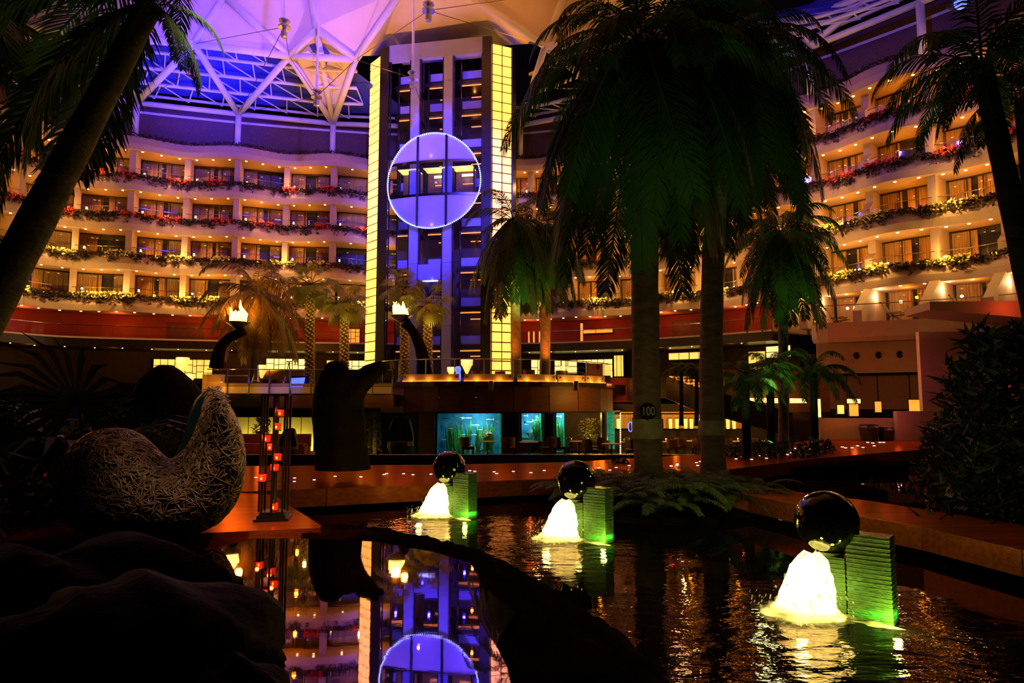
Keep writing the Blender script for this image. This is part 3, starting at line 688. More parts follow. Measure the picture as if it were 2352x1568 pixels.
S(MB().sweep([[ef(d, 3.12, .2), ef(d, 3.12, .55), ef(d, 3.36, .55), ef(d, 3.36, .2)] for d in [eL * k / 30 for k in range(31)]], True).build('trim_coping', 'dark_stone', terr))
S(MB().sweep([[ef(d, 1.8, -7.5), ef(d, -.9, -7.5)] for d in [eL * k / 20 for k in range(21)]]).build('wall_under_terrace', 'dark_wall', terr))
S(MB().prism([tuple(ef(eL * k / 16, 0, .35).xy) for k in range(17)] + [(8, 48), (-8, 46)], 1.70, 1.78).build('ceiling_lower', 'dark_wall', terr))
# low glowing parapet boards with the glass rail above
for k, (pa, pb) in enumerate(((926, 1054), (1065, 1177), (1188, 1276), (1282, 1342), (1346, 1389))):
    def fd(px):
        best = min(range(401), key=lambda j: abs(topx(ef(eL * j / 400, 3.5, .45))[0] - px)); return eL * best / 400
    a, b = fd(pa), fd(pb)
    t = thing('parapet_board', '%s backlit amber parapet board along the curved terrace edge, counted from the stump' % ORDI[k + 1], 'panel', ef((a + b) / 2, 3.36, .45), 'parapet boards')
    MB().sweep([[ef(d, 3.38, .40), ef(d, 3.38, .46), ef(d, 3.76, .46), ef(d, 3.76, .40)] for d in (a, (a * 2 + b) / 3, (a + 2 * b) / 3, b)], True).build('board', 'plaster_warm', t); bd = t.children[-1]
    MB().sweep([[ef(d, 3.37, .47), ef(d, 3.37, .53), ef(d, 3.42, .53), ef(d, 3.42, .47)] for d in (a, (a * 2 + b) / 3, (a + 2 * b) / 3, b)], True).build('light_strip', 'led_amber', t)
    for d in (a + .15, b - .15):
        p = ef(d, 3.62, .48); MB().box(p, (.07, .04, .07)).build('bolt', 'dark_metal', bd)
    n = max(2, int((b - a) / .9))
    for j in range(n): lamp('POINT', ef(a + (b - a) * (j + .5) / n, 3.44, .60), AMBER, 3.2, .03)
rl = thing('terrace_railing', 'glass and steel rail along the curved terrace edge above the amber boards', 'railing', ef(1, 3.4, .3))
MB().path([ef(eL * k / 40, 4.55, .32) for k in range(41)], .03, 5).build('handrail', 'steel', rl)
for k in range(10):
    a, b = eL * k / 10 + .04, eL * (k + 1) / 10 - .04
    MB().sweep([[ef(d, 3.5, .32), ef(d, 4.5, .32)] for d in (a, (a + b) / 2, b)]).build('glass_panel', 'clear_glass', rl)
    MB().tube(ef(a, 3.36, .3), ef(a, 4.55, .3), .025, n=5).build('post', 'steel', rl)
for i, px in enumerate((1128, 1322)):
    p = XZ(px, 35.6, 3.1)
    t = thing('floodlight', 'small grey floodlight clamped on the terrace fascia, %s' % ('below the onyx wall' if i == 0 else 'near the amber curved corner'), 'lamp', p)
    MB().tube(p + V((0, -.2, -.22)), p + V((0, -.1, .25)), .12, .15, 8).build('housing', 'steel', t); MB().box(p + V((0, .12, .1)), (.06, .3, .06)).build('bracket', 'dark_metal', t)
lamp('POINT', XZ(1362, 37.2, 2.6) + V((0.3, -1.0, 0)), (1, .42, .04), 110, .1)
# left terrace, lower
lt = struct('floor_terrace_side')
l0, l1 = XZ(470, 33.5, 3), XZ(900, 34.5, 3)
S(MB().prism([(l0.x, l0.y), (l1.x, l1.y), (l1.x, 46), (-26, 46), (-26, 33)], 2.05, 2.68).build('terrace_slab', 'dark_stone', lt))
S(MB().prism([(-26, 46), (-9, 46), (-9, 60), (-30, 60)], 2.6, 3.3).build('terrace_slab', 'dark_stone', lt))
S(MB().box(((l0.x + l1.x) / 2, 33.9, 2.3), (l1.x - l0.x + .4, .12, .62)).build('fascia_panel', 'fascia_wood', lt))
rl = thing('side_terrace_railing', 'low glazed parapet with pale panels on the side terrace behind the candle stand', 'railing', (l0.x, l0.y, 2.68))
xs = [l0.x + (l1.x - l0.x) * k / 9 for k in range(10)]
for a, b in zip(xs, xs[1:]):
    y = 33.7 + (a - l0.x) / (l1.x - l0.x)
    MB().box(((a + b) / 2, y, 2.88), (b - a - .06, .05, .34)).build('pale_panel', 'plaster_warm', rl)
    MB().box(((a + b) / 2, y, 3.14), (b - a - .06, .05, .14)).build('ledge_panel', 'plaster', rl)
    MB().box(((a + b) / 2, y, 3.55), (b - a - .06, .03, .6)).build('glass_panel', 'clear_glass', rl)
    MB().tube((b, y, 2.68), (b, y, 3.9), .025, n=5).build('post', 'steel', rl)
MB().tube((l0.x, 33.7, 3.9), (l1.x, 34.7, 3.9), .03, n=6).build('handrail', 'chrome', rl)
for k in range(7): lamp('POINT', (l0.x + 1 + k * 1.35, 33.1, 2.95), (1, .5, .06), 7 if k != 3 else 3, .05)
lamp('SPOT', (l0.x + 5.5, 29.5, 6.5), BLUE, 500, .1, (l0.x + 3.6, 34, 3.1), 22, .6)
o = S(MB().box((XZ(490, 34, 3).x, 34.0, 2.9), (.9, .5, 1.5)).build('wall_terrace_pier', 'plaster_warm'))
lamp('POINT', XZ(480, 33, 3.2), AMBER, 22, .1)
# blue screen easel stands on the side terrace
def easel(px, label, Y=36.5):
    p = XZ(px, Y, 2.68); t = thing('easel_stand', label, 'stand', p, 'metal stands')
    for dx, dy in ((-.32, -.2), (.32, -.2), (0, .35)): MB().tube(p + V((dx, dy, 0)), p + V((.05, 0, 1.75)), .022, n=5).build('leg', 'chrome', t)
    MB().box(p + V((.0, -.12, .75)), (.36, .03, .03)).build('crossbar', 'chrome', t); MB().box(p + V((.05, 0, 1.76)), (.3, .1, .05)).build('head', 'steel', t)
easel(588, 'thin tall steel stand on the side terrace nearer the candle stand'); easel(660, 'thin tall steel stand on the side terrace beside the blue screen')
p = XZ(684, 37, 3.3); t = thing('blue_screen', 'bright blue video screen on a dark desk on the side terrace', 'screen', p - V((0, 0, .6)))
MB().slabpoly([p + V((-.38, 0, -.32)), p + V((.28, 0, -.22)), p + V((.38, 0, .32)), p + V((-.42, 0, .28))], (0, .05, 0)).build('display', 'screen_blue', t)
MB().box(p + V((0, .2, -.02)), (1.1, .25, .85)).build('cabinet', 'black_metal', t); MB().box(p + V((0, .2, -.5)), (1.6, .8, .12)).build('desk', 'black_metal', t)
lamp('POINT', p + V((0, -.5, 0)), BLUE, 12, .1)
# bar counters and lounge furniture silhouettes
def counter(px0, px1, Y, z0, h, label, m='chair_brown'):
    a, b = XZ(px0, Y, z0), XZ(px1, Y, z0); t = thing('bar_counter', label, 'counter', (a + b) / 2)
    MB().box(((a.x + b.x) / 2, Y, z0 + h / 2), (b.x - a.x, .7, h)).build('body', m, t); MB().box(((a.x + b.x) / 2, Y, z0 + h + .03), (b.x - a.x + .15, .85, .06)).build('worktop', 'cloth_white', t)
    return t
counter(600, 700, 44, 3.3, 1.0, 'bar counter with pale top in front of the bright lattice screen left of the tower')
counter(1290, 1400, 50, TZ, 1.0, 'lounge bar counter with pale top past the lift tower')
counter(500, 575, 45, 3.3, .7, 'low pale counter behind the first torch')
def build_chair(label):
    t = thing('lounge_chair', label, 'chair', (0, 0, 0), 'lounge chairs')
    MB().box((0, 0, .42), (.62, .6, .14)).build('seat', 'chair_brown', t); 
    MB().sweep([[V((.33 * sin(a), .02 + .30 * cos(a), .45)), V((.37 * sin(a), .02 + .34 * cos(a), .45)), V((.37 * sin(a), .04 + .36 * cos(a), .92)), V((.34 * sin(a), .04 + .33 * cos(a), .92))] for a in [R(-100 + 25 * k) for k in range(9)]], True).build('backrest', 'chair_brown', t)
    for x, y in ((-.26, -.24), (.26, -.24), (-.24, .24), (.24, .24)): MB().tube((x, y, 0), (x, y, .38), .022, n=5).build('leg', 'dark_metal', t)
    return t
def build_table(label, cloth=True, r=.45):
    t = thing('dining_table', label, 'table', (0, 0, 0), 'restaurant tables')
    MB().lathe([(r, .70), (r + .02, .72), (r, .745)], (0, 0, 0), 14).build('top', 'cloth_white' if cloth else 'dark_metal', t)
    MB().lathe([(.05, .03), (.035, .3), (.05, .70)], (0, 0, 0), 8).build('pedestal', 'dark_metal', t); MB().lathe([(.26, 0), (.26, .02), (.06, .04)], (0, 0, 0), 12).build('base', 'dark_metal', t)
    return t
chair0 = build_chair('x'); table0 = build_table('x'); used = [False, False]
def put_chair(loc, rz, label):
    if used[0]: return dup(chair0, loc, rz, label)
    used[0] = True; chair0.location = loc; chair0.rotation_euler = (0, 0, rz); chair0['label'] = label; return chair0
def put_table(loc, label):
    if used[1]: return dup(table0, loc, 0, label)
    used[1] = True; table0.location = loc; table0['label'] = label; return table0
for i, (px, Y) in enumerate(((618, 40), (642, 40), (1095, 43), (1150, 44), (1215, 42), (1290, 43), (1340, 45))):
    where = ('on the side terrace before the bright screen', 'near the lift tower foot', 'on the terrace past the tower')[0 if px < 700 else (1 if px < 1180 else 2)]
    put_chair(XZ(px, Y, TZ if px > 890 else 3.3 if Y > 46 else 2.68), rnd.uniform(2.4, 3.8), '%s brown lounge chair from the stump side, ' % ORDI[1 + i] + where)
def table_lamp(px, Y, zf, label, s=1.0, m='lamp_shade'):
    p = XZ(px, Y, zf); t = thing('standing_lamp', label, 'lamp', p, 'terrace lamps')
    MB().lathe([(.16 * s, 0), (.16 * s, .03), (.03, .06), (.025, .9 * s)], p, 10).build('stem', 'dark_metal', t)
    MB().lathe([(.05 * s, .6 * s), (.24 * s, 1.0 * s), (.28 * s, 1.02 * s), (.30 * s, 1.32 * s), (.27 * s, 1.34 * s)], p, 14).build('lamp_shade', m, t)
    lamp('POINT', p + V((0, -.45 * s, 1.2 * s)), (1, .45, .06), 22 * s, .1)
    return t
for px, Y, zf, s, lab in ((417, 42, 3.3, 1.3, 'tall glowing cone lamp before the yellow lattice screen'), (436, 41, 2.9, .8, 'small glowing lamp low on the side terrace'),
                          (600, 42, 3.1, 1.1, 'glowing cone lamp beside the bright bar screen'), (1036, 44, TZ, .9, 'small glowing amber lamp at the tower foot'),
                          (1072, 45, TZ, 1.35, 'tall glowing cone lamp at the tower foot'), (1296, 43, TZ, .9, 'glowing cone lamp before the wide screen past the tower'), (1356, 41, TZ + .1, .9, 'glowing cone lamp at the end of the curved terrace'), (500, 40, 2.7, .6, 'tiny glowing lamp at the foot of the first torch')):
    table_lamp(px, Y, zf, lab, s)
p = XZ(1052, 43, TZ); t = thing('crystal_column', 'small blue white crystal column between two lamps at the tower foot', 'ornament', p)
MB().lathe([(.16, 0), (.2, .1), (.15, .3), (.19, .55), (.15, .8), (.2, 1.05), (.12, 1.2)], p, 8).build('crystal', 'screen_blue', t); MB().lathe([(.25, 0), (.25, .08)], p, 10).build('base', 'black_metal', t)
# ================================================================== lower level: pool edge, aquaria, restaurant
FL = -.9
S(MB().box((2, 46, FL - .1), (70, 37, .2)).build('floor_restaurant', 'dark_stone'))
S(MB().box((2, 27.3, -.35), (46, .3, 1.1)).build('wall_pool_edge', 'dark_stone'))
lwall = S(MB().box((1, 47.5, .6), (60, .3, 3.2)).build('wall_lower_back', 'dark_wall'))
def aquarium(px0, px1, Y, z0, z1, label, depth=1.6, seed=1, nfish=10, wattage=90):
    a, b = XZ(px0, Y, .5), XZ(px1, Y, .5); r = random.Random(seed); xm = (a.x + b.x) / 2; wd = b.x - a.x
    t = thing('aquarium', label, 'aquarium', (xm, Y, z0), 'aquaria')
    MB().box((xm, Y + depth, (z0 + z1) / 2), (wd, .06, z1 - z0)).build('back_pane', 'tank_back', t)
    for s_ in (-1, 1): MB().box((xm + s_ * wd / 2, Y + depth / 2, (z0 + z1) / 2), (.06, depth, z1 - z0)).build('side_pane', 'teal_glass' if s_ > 0 else 'tank_back', t)
    MB().box((xm, Y, (z0 + z1) / 2), (wd, .04, z1 - z0)).build('front_pane', 'tank_glass', t)
    MB().box((xm, Y + depth / 2, z0 + .03), (wd, depth, .06)).build('gravel_bed', 'tank_rock', t)
    MB().box((xm, Y + depth / 2, z1 - .03), (wd, depth, .06)).build('lid', 'black_metal', t)
    for k in range(max(2, int(wd * 2.6))):
        c = V((xm + r.uniform(-.45, .45) * wd, Y + r.uniform(.7, 1.3), z0 + .1)); s = r.uniform(.2, .55)
        mb = MB().ball(c, s, 9, 6, r.uniform(.7, 1.6)); mb.v = [(x + r.uniform(-.08, .08), y + r.uniform(-.05, .05), z + r.uniform(-.08, .08)) for x, y, z in mb.v]
        tag(mb.build('tank_stone', 'tank_rock', loc=c), '%s rough grey stone inside the %s' % (ORDI[k + 1], label), 'stone', 'aquarium stones')
    for k in range(max(3, int(wd * 3.4))):
        c = V((xm + r.uniform(-.44, .44) * wd, Y + r.uniform(.25, 1.1), z0 + .06)); mb = MB()
        for j in range(7):
            h = r.uniform(.6, 2.0) * min(1, (z1 - z0) / 2.3); dx = r.uniform(-.25, .25)
            mb.path([c + V((dx * q + .05 * sin(q * 9 + j), dx * .2, h * q)) for q in (0, .35, .7, 1)], [.04, .07, .055, .015], 4, flat=.3)
        tag(mb.build('water_plant', 'sea_weed', loc=c), '%s tall green waterweed inside the %s' % (ORDI[k + 1], label), 'plant', 'aquarium plants')
    for k in range(nfish):
        c = V((xm + r.uniform(-.42, .42) * wd, Y + r.uniform(.15, .9), z0 + r.uniform(.35, .92) * (z1 - z0))); s = r.uniform(.14, .26) * r.choice((-1, 1))
        mb = MB().path([c + V((s * q, 0, 0)) for q in (-1, -.6, 0, .6, 1)], [.01, .06, .085, .05, .015], 6, flat=.4)
        f = tag(mb.build('fish', 'fish_skin', loc=c), '%s small pale fish swimming inside the %s' % (ORDI[k + 1], label), 'fish', 'aquarium fish')
        MB().tri(c + V((s * .95, 0, 0)), c + V((s * 1.35, 0, .09)), c + V((s * 1.35, 0, -.09))).build('tail_fin', 'fish_skin', f)
    lamp('AREA', (xm + wd * .12, Y + depth * .3, z1 - .12), (.40, .95, 1.0), wattage, min(wd, depth) * .6, (xm + wd * .15, Y + depth * .8, z0 + .8))
    return t
aquarium(1003, 1149, 40.0, -.85, 1.72, 'large turquoise aquarium under the terrace', 1.8, 3, 14, 150)
aquarium(1197, 1243, 41.0, -.05, 1.72, 'narrow turquoise aquarium under the terrace', 1.5, 5, 5, 60)
aquarium(1277, 1296, 41.5, -.75, 1.72, 'slim green aquarium under the terrace', 1.2, 9, 2, 50)
aquarium(932, 942, 40, -.8, .2, 'tiny aquarium behind the dark armchair', 1.0, 12, 1, 50)
c = XZ(1122, 40.5, .25); mb = MB()
for k in range(46):
    a, b = rnd.uniform(0, 6.28), rnd.uniform(-.2, 1.4); d = V((cos(a) * cos(b), sin(a) * cos(b), sin(b))) * rnd.uniform(.25, .5); mb.tube(c, c + d, .04, .025, 5)
tag(mb.build('coral', 'coral', loc=c), 'orange branching coral inside the large turquoise aquarium', 'coral')
for i, (px0, px1, Y) in enumerate(((960, 999, 39.4), (1155, 1192, 39.6), (1249, 1272, 40.2), (1382, 1390, 42.4))):
    a, b = XZ(px0, Y, .4), XZ(px1, Y, .4)
    S(MB().box(((a.x + b.x) / 2, Y + .4, .45), (b.x - a.x - .06, .8, 2.66)).build('pillar', 'fascia_wood' if i == 0 else 'dark_wall'))
p = XZ(1403, 41.5, .4); t = tag(MB().box(p + V((0, 0, .25)), (.42, .3, 2.3)).build('bubble_column', 'teal_glass', loc=p), 'narrow glowing green bubble column by the restaurant entrance', 'ornament')
# restaurant with tables, right of the aquaria
for px, z, wt in ((1325, 1.45, 60), (1365, 1.4, 70), (1440, 1.4, 60), (1480, 1.4, 40), (1550, 1.4, 70), (1600, 1.4, 60), (1700, 1.0, 60), (1820, 1.0, 60)):
    lamp('POINT', XZ(px, 44.2, z), (1, .50, .08), wt, .12)
tn = 0
for px, Y in ((1305, 43.2), (1345, 44.5), (1355, 40.9), (1440, 43), (1478, 44.6), (1535, 43.2), (1592, 44.2), (1640, 43), (1700, 43.6), (1765, 44)):
    tn += 1; p = XZ(px, Y, FL)
    put_table(p, '%s white-clothed round table from the aquaria in the lower restaurant' % ORDI[tn])
    for j, (dx, dy, rz) in enumerate(((-.8, 0, pi / 2), (.8, .1, -pi / 2), (.1, -.85, pi))):
        put_chair(p + V((dx, dy, 0)), rz, 'brown tub chair %s of the %s table from the aquaria, lower restaurant' % (('toward the aquaria', 'away from the aquaria', 'on the pool side')[j], ORDI[tn]))
    for j, (dx, dy) in enumerate(((-.15, -.1), (.2, .1))):
        q = p + V((dx, dy, .745))
        o = MB().lathe([(.035, 0), (.01, .01), (.008, .09), (.045, .13), (.04, .21)], q, 8).build('wine_glass', 'lamp_shade' if j == 0 and tn % 3 == 0 else 'chrome', loc=q)
        tag(o, '%s small goblet on the %s table from the aquaria' % (ORDI[j + 1], ORDI[tn]), 'glass', 'restaurant glasses')
wn = 0
for px, Y in ((1420, 46), (1540, 46), (1555, 46), (1575, 46), (1588, 46), (1610, 46), (1456, 46), (1470, 46), (1672, 45.5), (1686, 45.5)):
    wn += 1; p = XZ(px, Y, .9)
    t = thing('wall_sconce', '%s glowing tubular sconce on the lower restaurant wall' % ORDI[wn], 'lamp', p, 'restaurant sconces')
    MB().lathe([(.10, -.35), (.12, .3)], p, 10).build('tube_shade', 'lit_yellow' if wn % 2 else 'lamp_shade', t); MB().box(p + V((0, .12, .34)), (.2, .3, .06)).build('bracket', 'dark_metal', t)
S(MB().box((XZ(1555, 46.8, .9).x, 46.9, 1.0), (9, .1, .95)).build('wall_panelled', 'curtain'))
t = thing('doorway_lights', 'row of tiny bulbs framing the restaurant opening left of the numbered trunk', 'lights', XZ(1425, 41, 1.6)); mb = MB()
for k in range(24): mb.box(XZ(1425, 41, 1.6 - k * .11), (.05, .05, .05))
stuff(mb.build('bulbs', 'bulb', t)); MB().tube(XZ(1425, 41.05, 1.65), XZ(1425, 41.05, -.9), .02, n=4).build('cord', 'dark_metal', t); MB().tube(XZ(1425, 41, 1.68), XZ(1600, 42, 1.68), .02, n=4).build('top_edge', 'led_amber', t)
p = XZ(1448, 43.5, .75); t = thing('neon_ring', 'small blue neon ring left of the numbered palm trunk', 'sign', p)
MB().path([p + V((.14 * cos(a), 0, .30 * sin(a))) for a in [2 * pi * k / 16 for k in range(17)]], .035, 6).build('tube', 'screen_blue', t); MB().lathe([(.05, -.35), (.05, .3)], p + V((0, .12, 0)), 6).build('backing', 'black_metal', t)
# potted bamboo in the restaurant
p = XZ(1352, 44.8, FL); t = thing('potted_bamboo', 'leafy bamboo in a planter lit from below in the lower restaurant', 'plant', p); MB().lathe([(.3, 0), (.36, .5)], p, 12).build('pot', 'pot_dark', t)
mb = MB(); r = random.Random(5)
for k in range(260):
    a = r.uniform(0, 6.28); h = r.uniform(.6, 2.2); q = p + V((cos(a) * r.uniform(.05, .75), sin(a) * .5, h)); u = V((r.uniform(-1, 1), r.uniform(-1, 1), r.uniform(-.8, .3))).normalized() * .28; n = u.cross(V((0, 0, 1))).normalized() * .05
    mb.quad(q - n, q + u * .5 + n * .2, q + u, q + n)
stuff(mb.build('leaves', 'fan_leaf', t)); lamp('POINT', p + V((0, -.3, .8)), (1, .8, .1), 40, .1)
# lower lounge left: lit waterfall wall, bench, armchairs
a, b = XZ(540, 41, .5), XZ(722, 41, .5)
t = thing('water_wall', 'glowing yellow green water wall behind the candle stand', 'fountain', ((a.x + b.x) / 2, 41, FL))
for k in range(6):
    x0 = a.x + (b.x - a.x) * k / 6; MB().box((x0 + (b.x - a.x) / 12, 41, .3), ((b.x - a.x) / 6 - .05, .1, 2.2)).build('panel', 'plaster_warm', t)
MB().box(((a.x + b.x) / 2, 40.8, FL + .15), (b.x - a.x, .7, .3)).build('trough', 'dark_stone', t)
for k in range(4): lamp('POINT', (a.x + (b.x - a.x) * (k + .5) / 4, 40.3, FL + .5), (.95, .8, .08), 60, .1)
for i, px in enumerate((860, 835)):
    p = XZ(px, 38, FL); t = thing('fern_column', 'leafy lit creeper column behind the dark stump, %s' % ('nearer' if i else 'farther'), 'plant', p); mb = MB(); r = random.Random(px)
    for k in range(420):
        h = r.uniform(0, 2.7); aa = r.uniform(0, 6.28); q = p + V((.3 * cos(aa) * (1.3 - h * .2), .3 * sin(aa), h)); u = V((r.uniform(-1, 1), r.uniform(-1, 1), r.uniform(-1, .3))).normalized() * .2; n = u.cross(V((0, 0, 1))).normalized() * .06
        mb.quad(q - n, q + u * .5, q + u, q + n)
    stuff(mb.build('leaves', 'fan_leaf', t)); MB().tube(p, p + V((0, 0, 2.6)), .12, n=8).build('stem', 'bark', t); lamp('POINT', p + V((.3, -1.0, .6)), (1, .75, .1), 12, .1)
bx = XZ(620, 29.5, 0); t = thing('lounge_bench', 'long reddish padded bench along the pool behind the candle stand', 'bench', (bx.x, 29.5, .05))
MB().box((bx.x, 29.5, .22), (3.2, .9, .38)).build('base', 'sofa_red', t); MB().box((bx.x, 29.9, .62), (3.2, .25, .55)).build('backrest', 'sofa_red', t)
for k in (-1, 0, 1): MB().box((bx.x + k * 1.05, 29.45, .46), (1.0, .8, .12)).build('cushion', 'sofa_red', t)
lamp('POINT', (bx.x, 28.2, 1.3), AMBER, 24, .1)
S(MB().box((XZ(620, 30, 0).x, 30, -.1), (5, 3.2, .3)).build('floor_lounge', 'brown_wood'))
for i, (px, Y) in enumerate(((662, 28.2), (920, 33.0))):
    p = XZ(px, Y, .05 if i == 0 else -.3); s = 1.0 if i == 0 else 1.7
    t = thing('dome_armchair', 'dark round-backed armchair ' + ('before the glowing water wall' if i == 0 else 'beside the tiny aquarium'), 'chair', p)
    MB().lathe([(.30 * s, .0), (.38 * s, .3 * s), (.36 * s, .42 * s)], p, 14).build('seat', 'pot_dark', t)
    MB().sweep([[p + V((.38 * s * sin(q) * (1 - .35 * h * h), .38 * s * cos(q) * (1 - .2 * h), s * (.4 + .75 * h * (0.6 + .4 * cos(q * .6))))) for h in (0, .35, .7, 1)] for q in [R(-110 + 22 * k) for k in range(11)]]).build('backrest', 'pot_dark', t)
# dining tables with wicker chairs at the pool edge in front of the aquaria
for i, (px, Y) in enumerate(((1120, 33.5), (1215, 33.0), (1330, 33.5), (1405, 31.5))):
    p = XZ(px, Y, -.35); tn += 1
    t = dup(table0, p, 0, 'dark poolside table, %s from the first fountain ball' % ORDI[i + 1])
    for j, dx in enumerate((-.95, .95)): put_chair(p + V((dx, 0, 0)), (pi / 2, -pi / 2)[j], 'dark poolside chair %s of the %s poolside table' % (('toward the stump', 'toward the trunks')[j], ORDI[i + 1]))
S(MB().box((XZ(1250, 33, -.4).x, 33, -.45), (13, 5, .2)).build('floor_poolside', 'dark_stone'))
# ================================================================== right side: curved ramp, white wall with portholes, shops
rp = [P(px, py, Y) for px, py, Y in ((1440, 868, 42), (1530, 862, 41), (1585, 884, 39.5), (1660, 903, 38), (1745, 925, 37), (1820, 948, 36.5), (1872, 968, 36.5))]
ramp_ = struct('wall_ramp')
S(MB().sweep([[p, p + V((0, .35, 0)), p + V((0, .35, -1.35)), p + V((0, 0, -1.35))] for p in rp], True).build('ramp_parapet', 'dark_stone', ramp_, smooth=False))
S(MB().sweep([[p + V((0, .36, -.9)), p + V((0, 2.6, -.9)), p + V((0, 2.6, -1.1)), p + V((0, .36, -1.1))] for p in rp], True).build('ramp_floor', 'brown_wood', ramp_))
for i, (px, py, wd) in enumerate(((1560, 866, .9), (1572, 873, .9), (1582, 880, .9), (1606, 886, .5))):
    p = P(px, py, 41.5); S(MB().box(p, (wd * 1.3, .3, .12)).build('step_light', 'led_amber', ramp_))
for px0, px1, py in ((1722, 1772, 919), (1780, 1796, 920), (1815, 1852, 920)):
    a, b = P(px0, py, 41.5), P(px1, py, 41.5); S(MB().box((a + b) / 2, (b.x - a.x, .15, .28)).build('cove_light', 'lit_pale', ramp_))
S(MB().box((P(1790, 880, 42).x, 42.5, 3.0), (6.5, .2, 2.6)).build('wall_ramp_back', 'brown_wood')); lamp('POINT', P(1790, 905, 40.8), AMBER, 60, .1)
red = S(MB().box((P(1430, 880, 42).x, 42.2, 3.05), (2.6, .3, 1.5)).build('wall_red_corner', 'red_wall')); lamp('POINT', P(1425, 880, 40.5), (1, .2, .03), 20, .1)
# guest terrace on the right bulging over the shops
redge = [XZ(px, Y, 7) for px, Y in ((1868, 43.8), (1885, 42.8), (1950, 42.2), (2050, 41.2), (2160, 40), (2260, 38.8), (2360, 37.6), (2460, 36), (2560, 33))]
rf_, rL = epath(redge)
rt = struct('terrace_guest')
ds = [rL * k / 24 for k in range(25)]
S(MB().sweep([[rf_(d, 6.05, 0), rf_(d, 6.3, .12), rf_(d, 7.25, .12), rf_(d, 7.3, -8.5), rf_(d, 6.9, -8.5), rf_(d, 6.05, -.6)] for d in ds], True).build('terrace_slab', 'plaster', rt))
rl = thing('guest_terrace_railing', 'long glass railing along the bulging guest terrace with loungers', 'railing', rf_(1, 7.3))
MB().path([rf_(d, 8.35, -.1) for d in ds], .03, 5).build('handrail', 'steel', rl)
for k in range(12):
    a, b = rL * k / 12 + .03, rL * (k + 1) / 12 - .03; MB().sweep([[rf_(d, 7.28, -.1), rf_(d, 8.28, -.1)] for d in (a, (a + b) / 2, b)]).build('glass_panel', 'clear_glass', rl)
# ground floor guest rooms behind it
cur, side, cs = wings[1]
a0 = cur.find(1815, 9); gs = [a0] + [d for d in cs if d > a0 + 1.0]
for bi in range(len(gs)):
    d = gs[bi]; p0 = cur.at(d, -2.4, 7.3, .2); tg = (cur.at(d + .05, 0) - cur.at(d - .05, 0)).normalized() * .28
    pr = [(p0, 7.3), (cur.at(d, 2.2, 7.3), 7.3), (cur.at(d, 2.2, 7.3), 8.2), (cur.at(d, .2, 7.3), 9.85), (p0, 9.85)]
    S(MB().slabpoly([V((p.x, p.y, h)) - tg for p, h in pr], tg * 2).build('wall_buttress', 'plaster'))
    if bi == len(gs) - 1: break
    b = gs[bi + 1] - .3; a = d + .3; wn2 = 400 + bi; which = '%s ground room on the guest terrace' % ORDI[bi + 1]
    wdw = struct('window_%d' % wn2, cur.at((a + b) / 2, -2.2, 7.3)); mb = MB()
    for dd in (a, (a + b) / 2, b): p = cur.at(dd, -2.2, 7.3, .2); mb.tube(p, V((p.x, p.y, 9.8)), .05, n=4)
    S(mb.build('window_frame', 'dark_metal', wdw))
    S(MB().sweep([[cur.at(q, -2.22, 7.3, .2), cur.at(q, -2.22, 9.8, .2)] for q in cur.steps(a, b, .8)]).build('pane', 'window_glass', wdw)); S(MB().sweep([[cur.at(q, -2.8, 7.3, .2), cur.at(q, -2.8, 9.9, .2)] for q in cur.steps(a - .3, b + .3, .8)]).build('dark_interior', 'dark_room', wdw))
    for h_, (u0, u1) in enumerate(((.02, .46), (.55, .98))):
        o = MB().sweep([[cur.at(a + (b - a) * (u0 + (u1 - u0) * k / 22), -2.45 + .06 * sin(k * 1.9), 7.32, .2), cur.at(a + (b - a) * (u0 + (u1 - u0) * k / 22), -2.45 + .06 * sin(k * 1.9), 9.8, .2)] for k in range(23)]).build('curtain', 'curtain')
        tag(o, 'pleated brown curtain, %s half, %s' % (('near', 'far')[h_], which), 'curtain', 'room curtains')
    lamp('POINT', cur.at(d + .55, -.3, 9.3), CREAM, 60, .1); lamp('POINT', cur.at((a + b) / 2, -.9, 9.4), WARM, 45, .1)
    lp = cur.at(d + 1.75, 1.0, 7.3); rz = atan2(tg.y, tg.x)
    t = thing('recliner', 'slim sling recliner on the terrace of the ' + which, 'chair', lp, 'terrace recliners')
    def rc(x, y, z): return lp + V((x * cos(rz) - y * sin(rz), x * sin(rz) + y * cos(rz), z))
    MB().slabpoly([rc(-.1, -.3, .42), rc(-.1, .3, .42), rc(.75, .3, .50), rc(.75, -.3, .50)], (0, 0, .04)).build('seat', 'chair_brown', t)
    MB().slabpoly([rc(-.1, -.3, .42), rc(-.1, .3, .42), rc(-.6, .3, 1.35), rc(-.6, -.3, 1.35)], (0.03, 0, .03)).build('backrest', 'chair_brown', t)
    for y in (-.3, .3):
        MB().tube(rc(.65, y, 0), rc(-.15, y, .66), .025, n=5).build('leg', 'black_metal', t); MB().tube(rc(-.3, y, 0), rc(-.05, y, .45), .025, n=5).build('leg', 'black_metal', t); MB().tube(rc(-.28, y, .66), rc(.6, y, .68), .03, n=5).build('armrest', 'black_metal', t)
    MB().tube(rc(-.62, -.32, 1.38), rc(-.62, .32, 1.38), .045, n=6).build('headrest', 'black_metal', t)
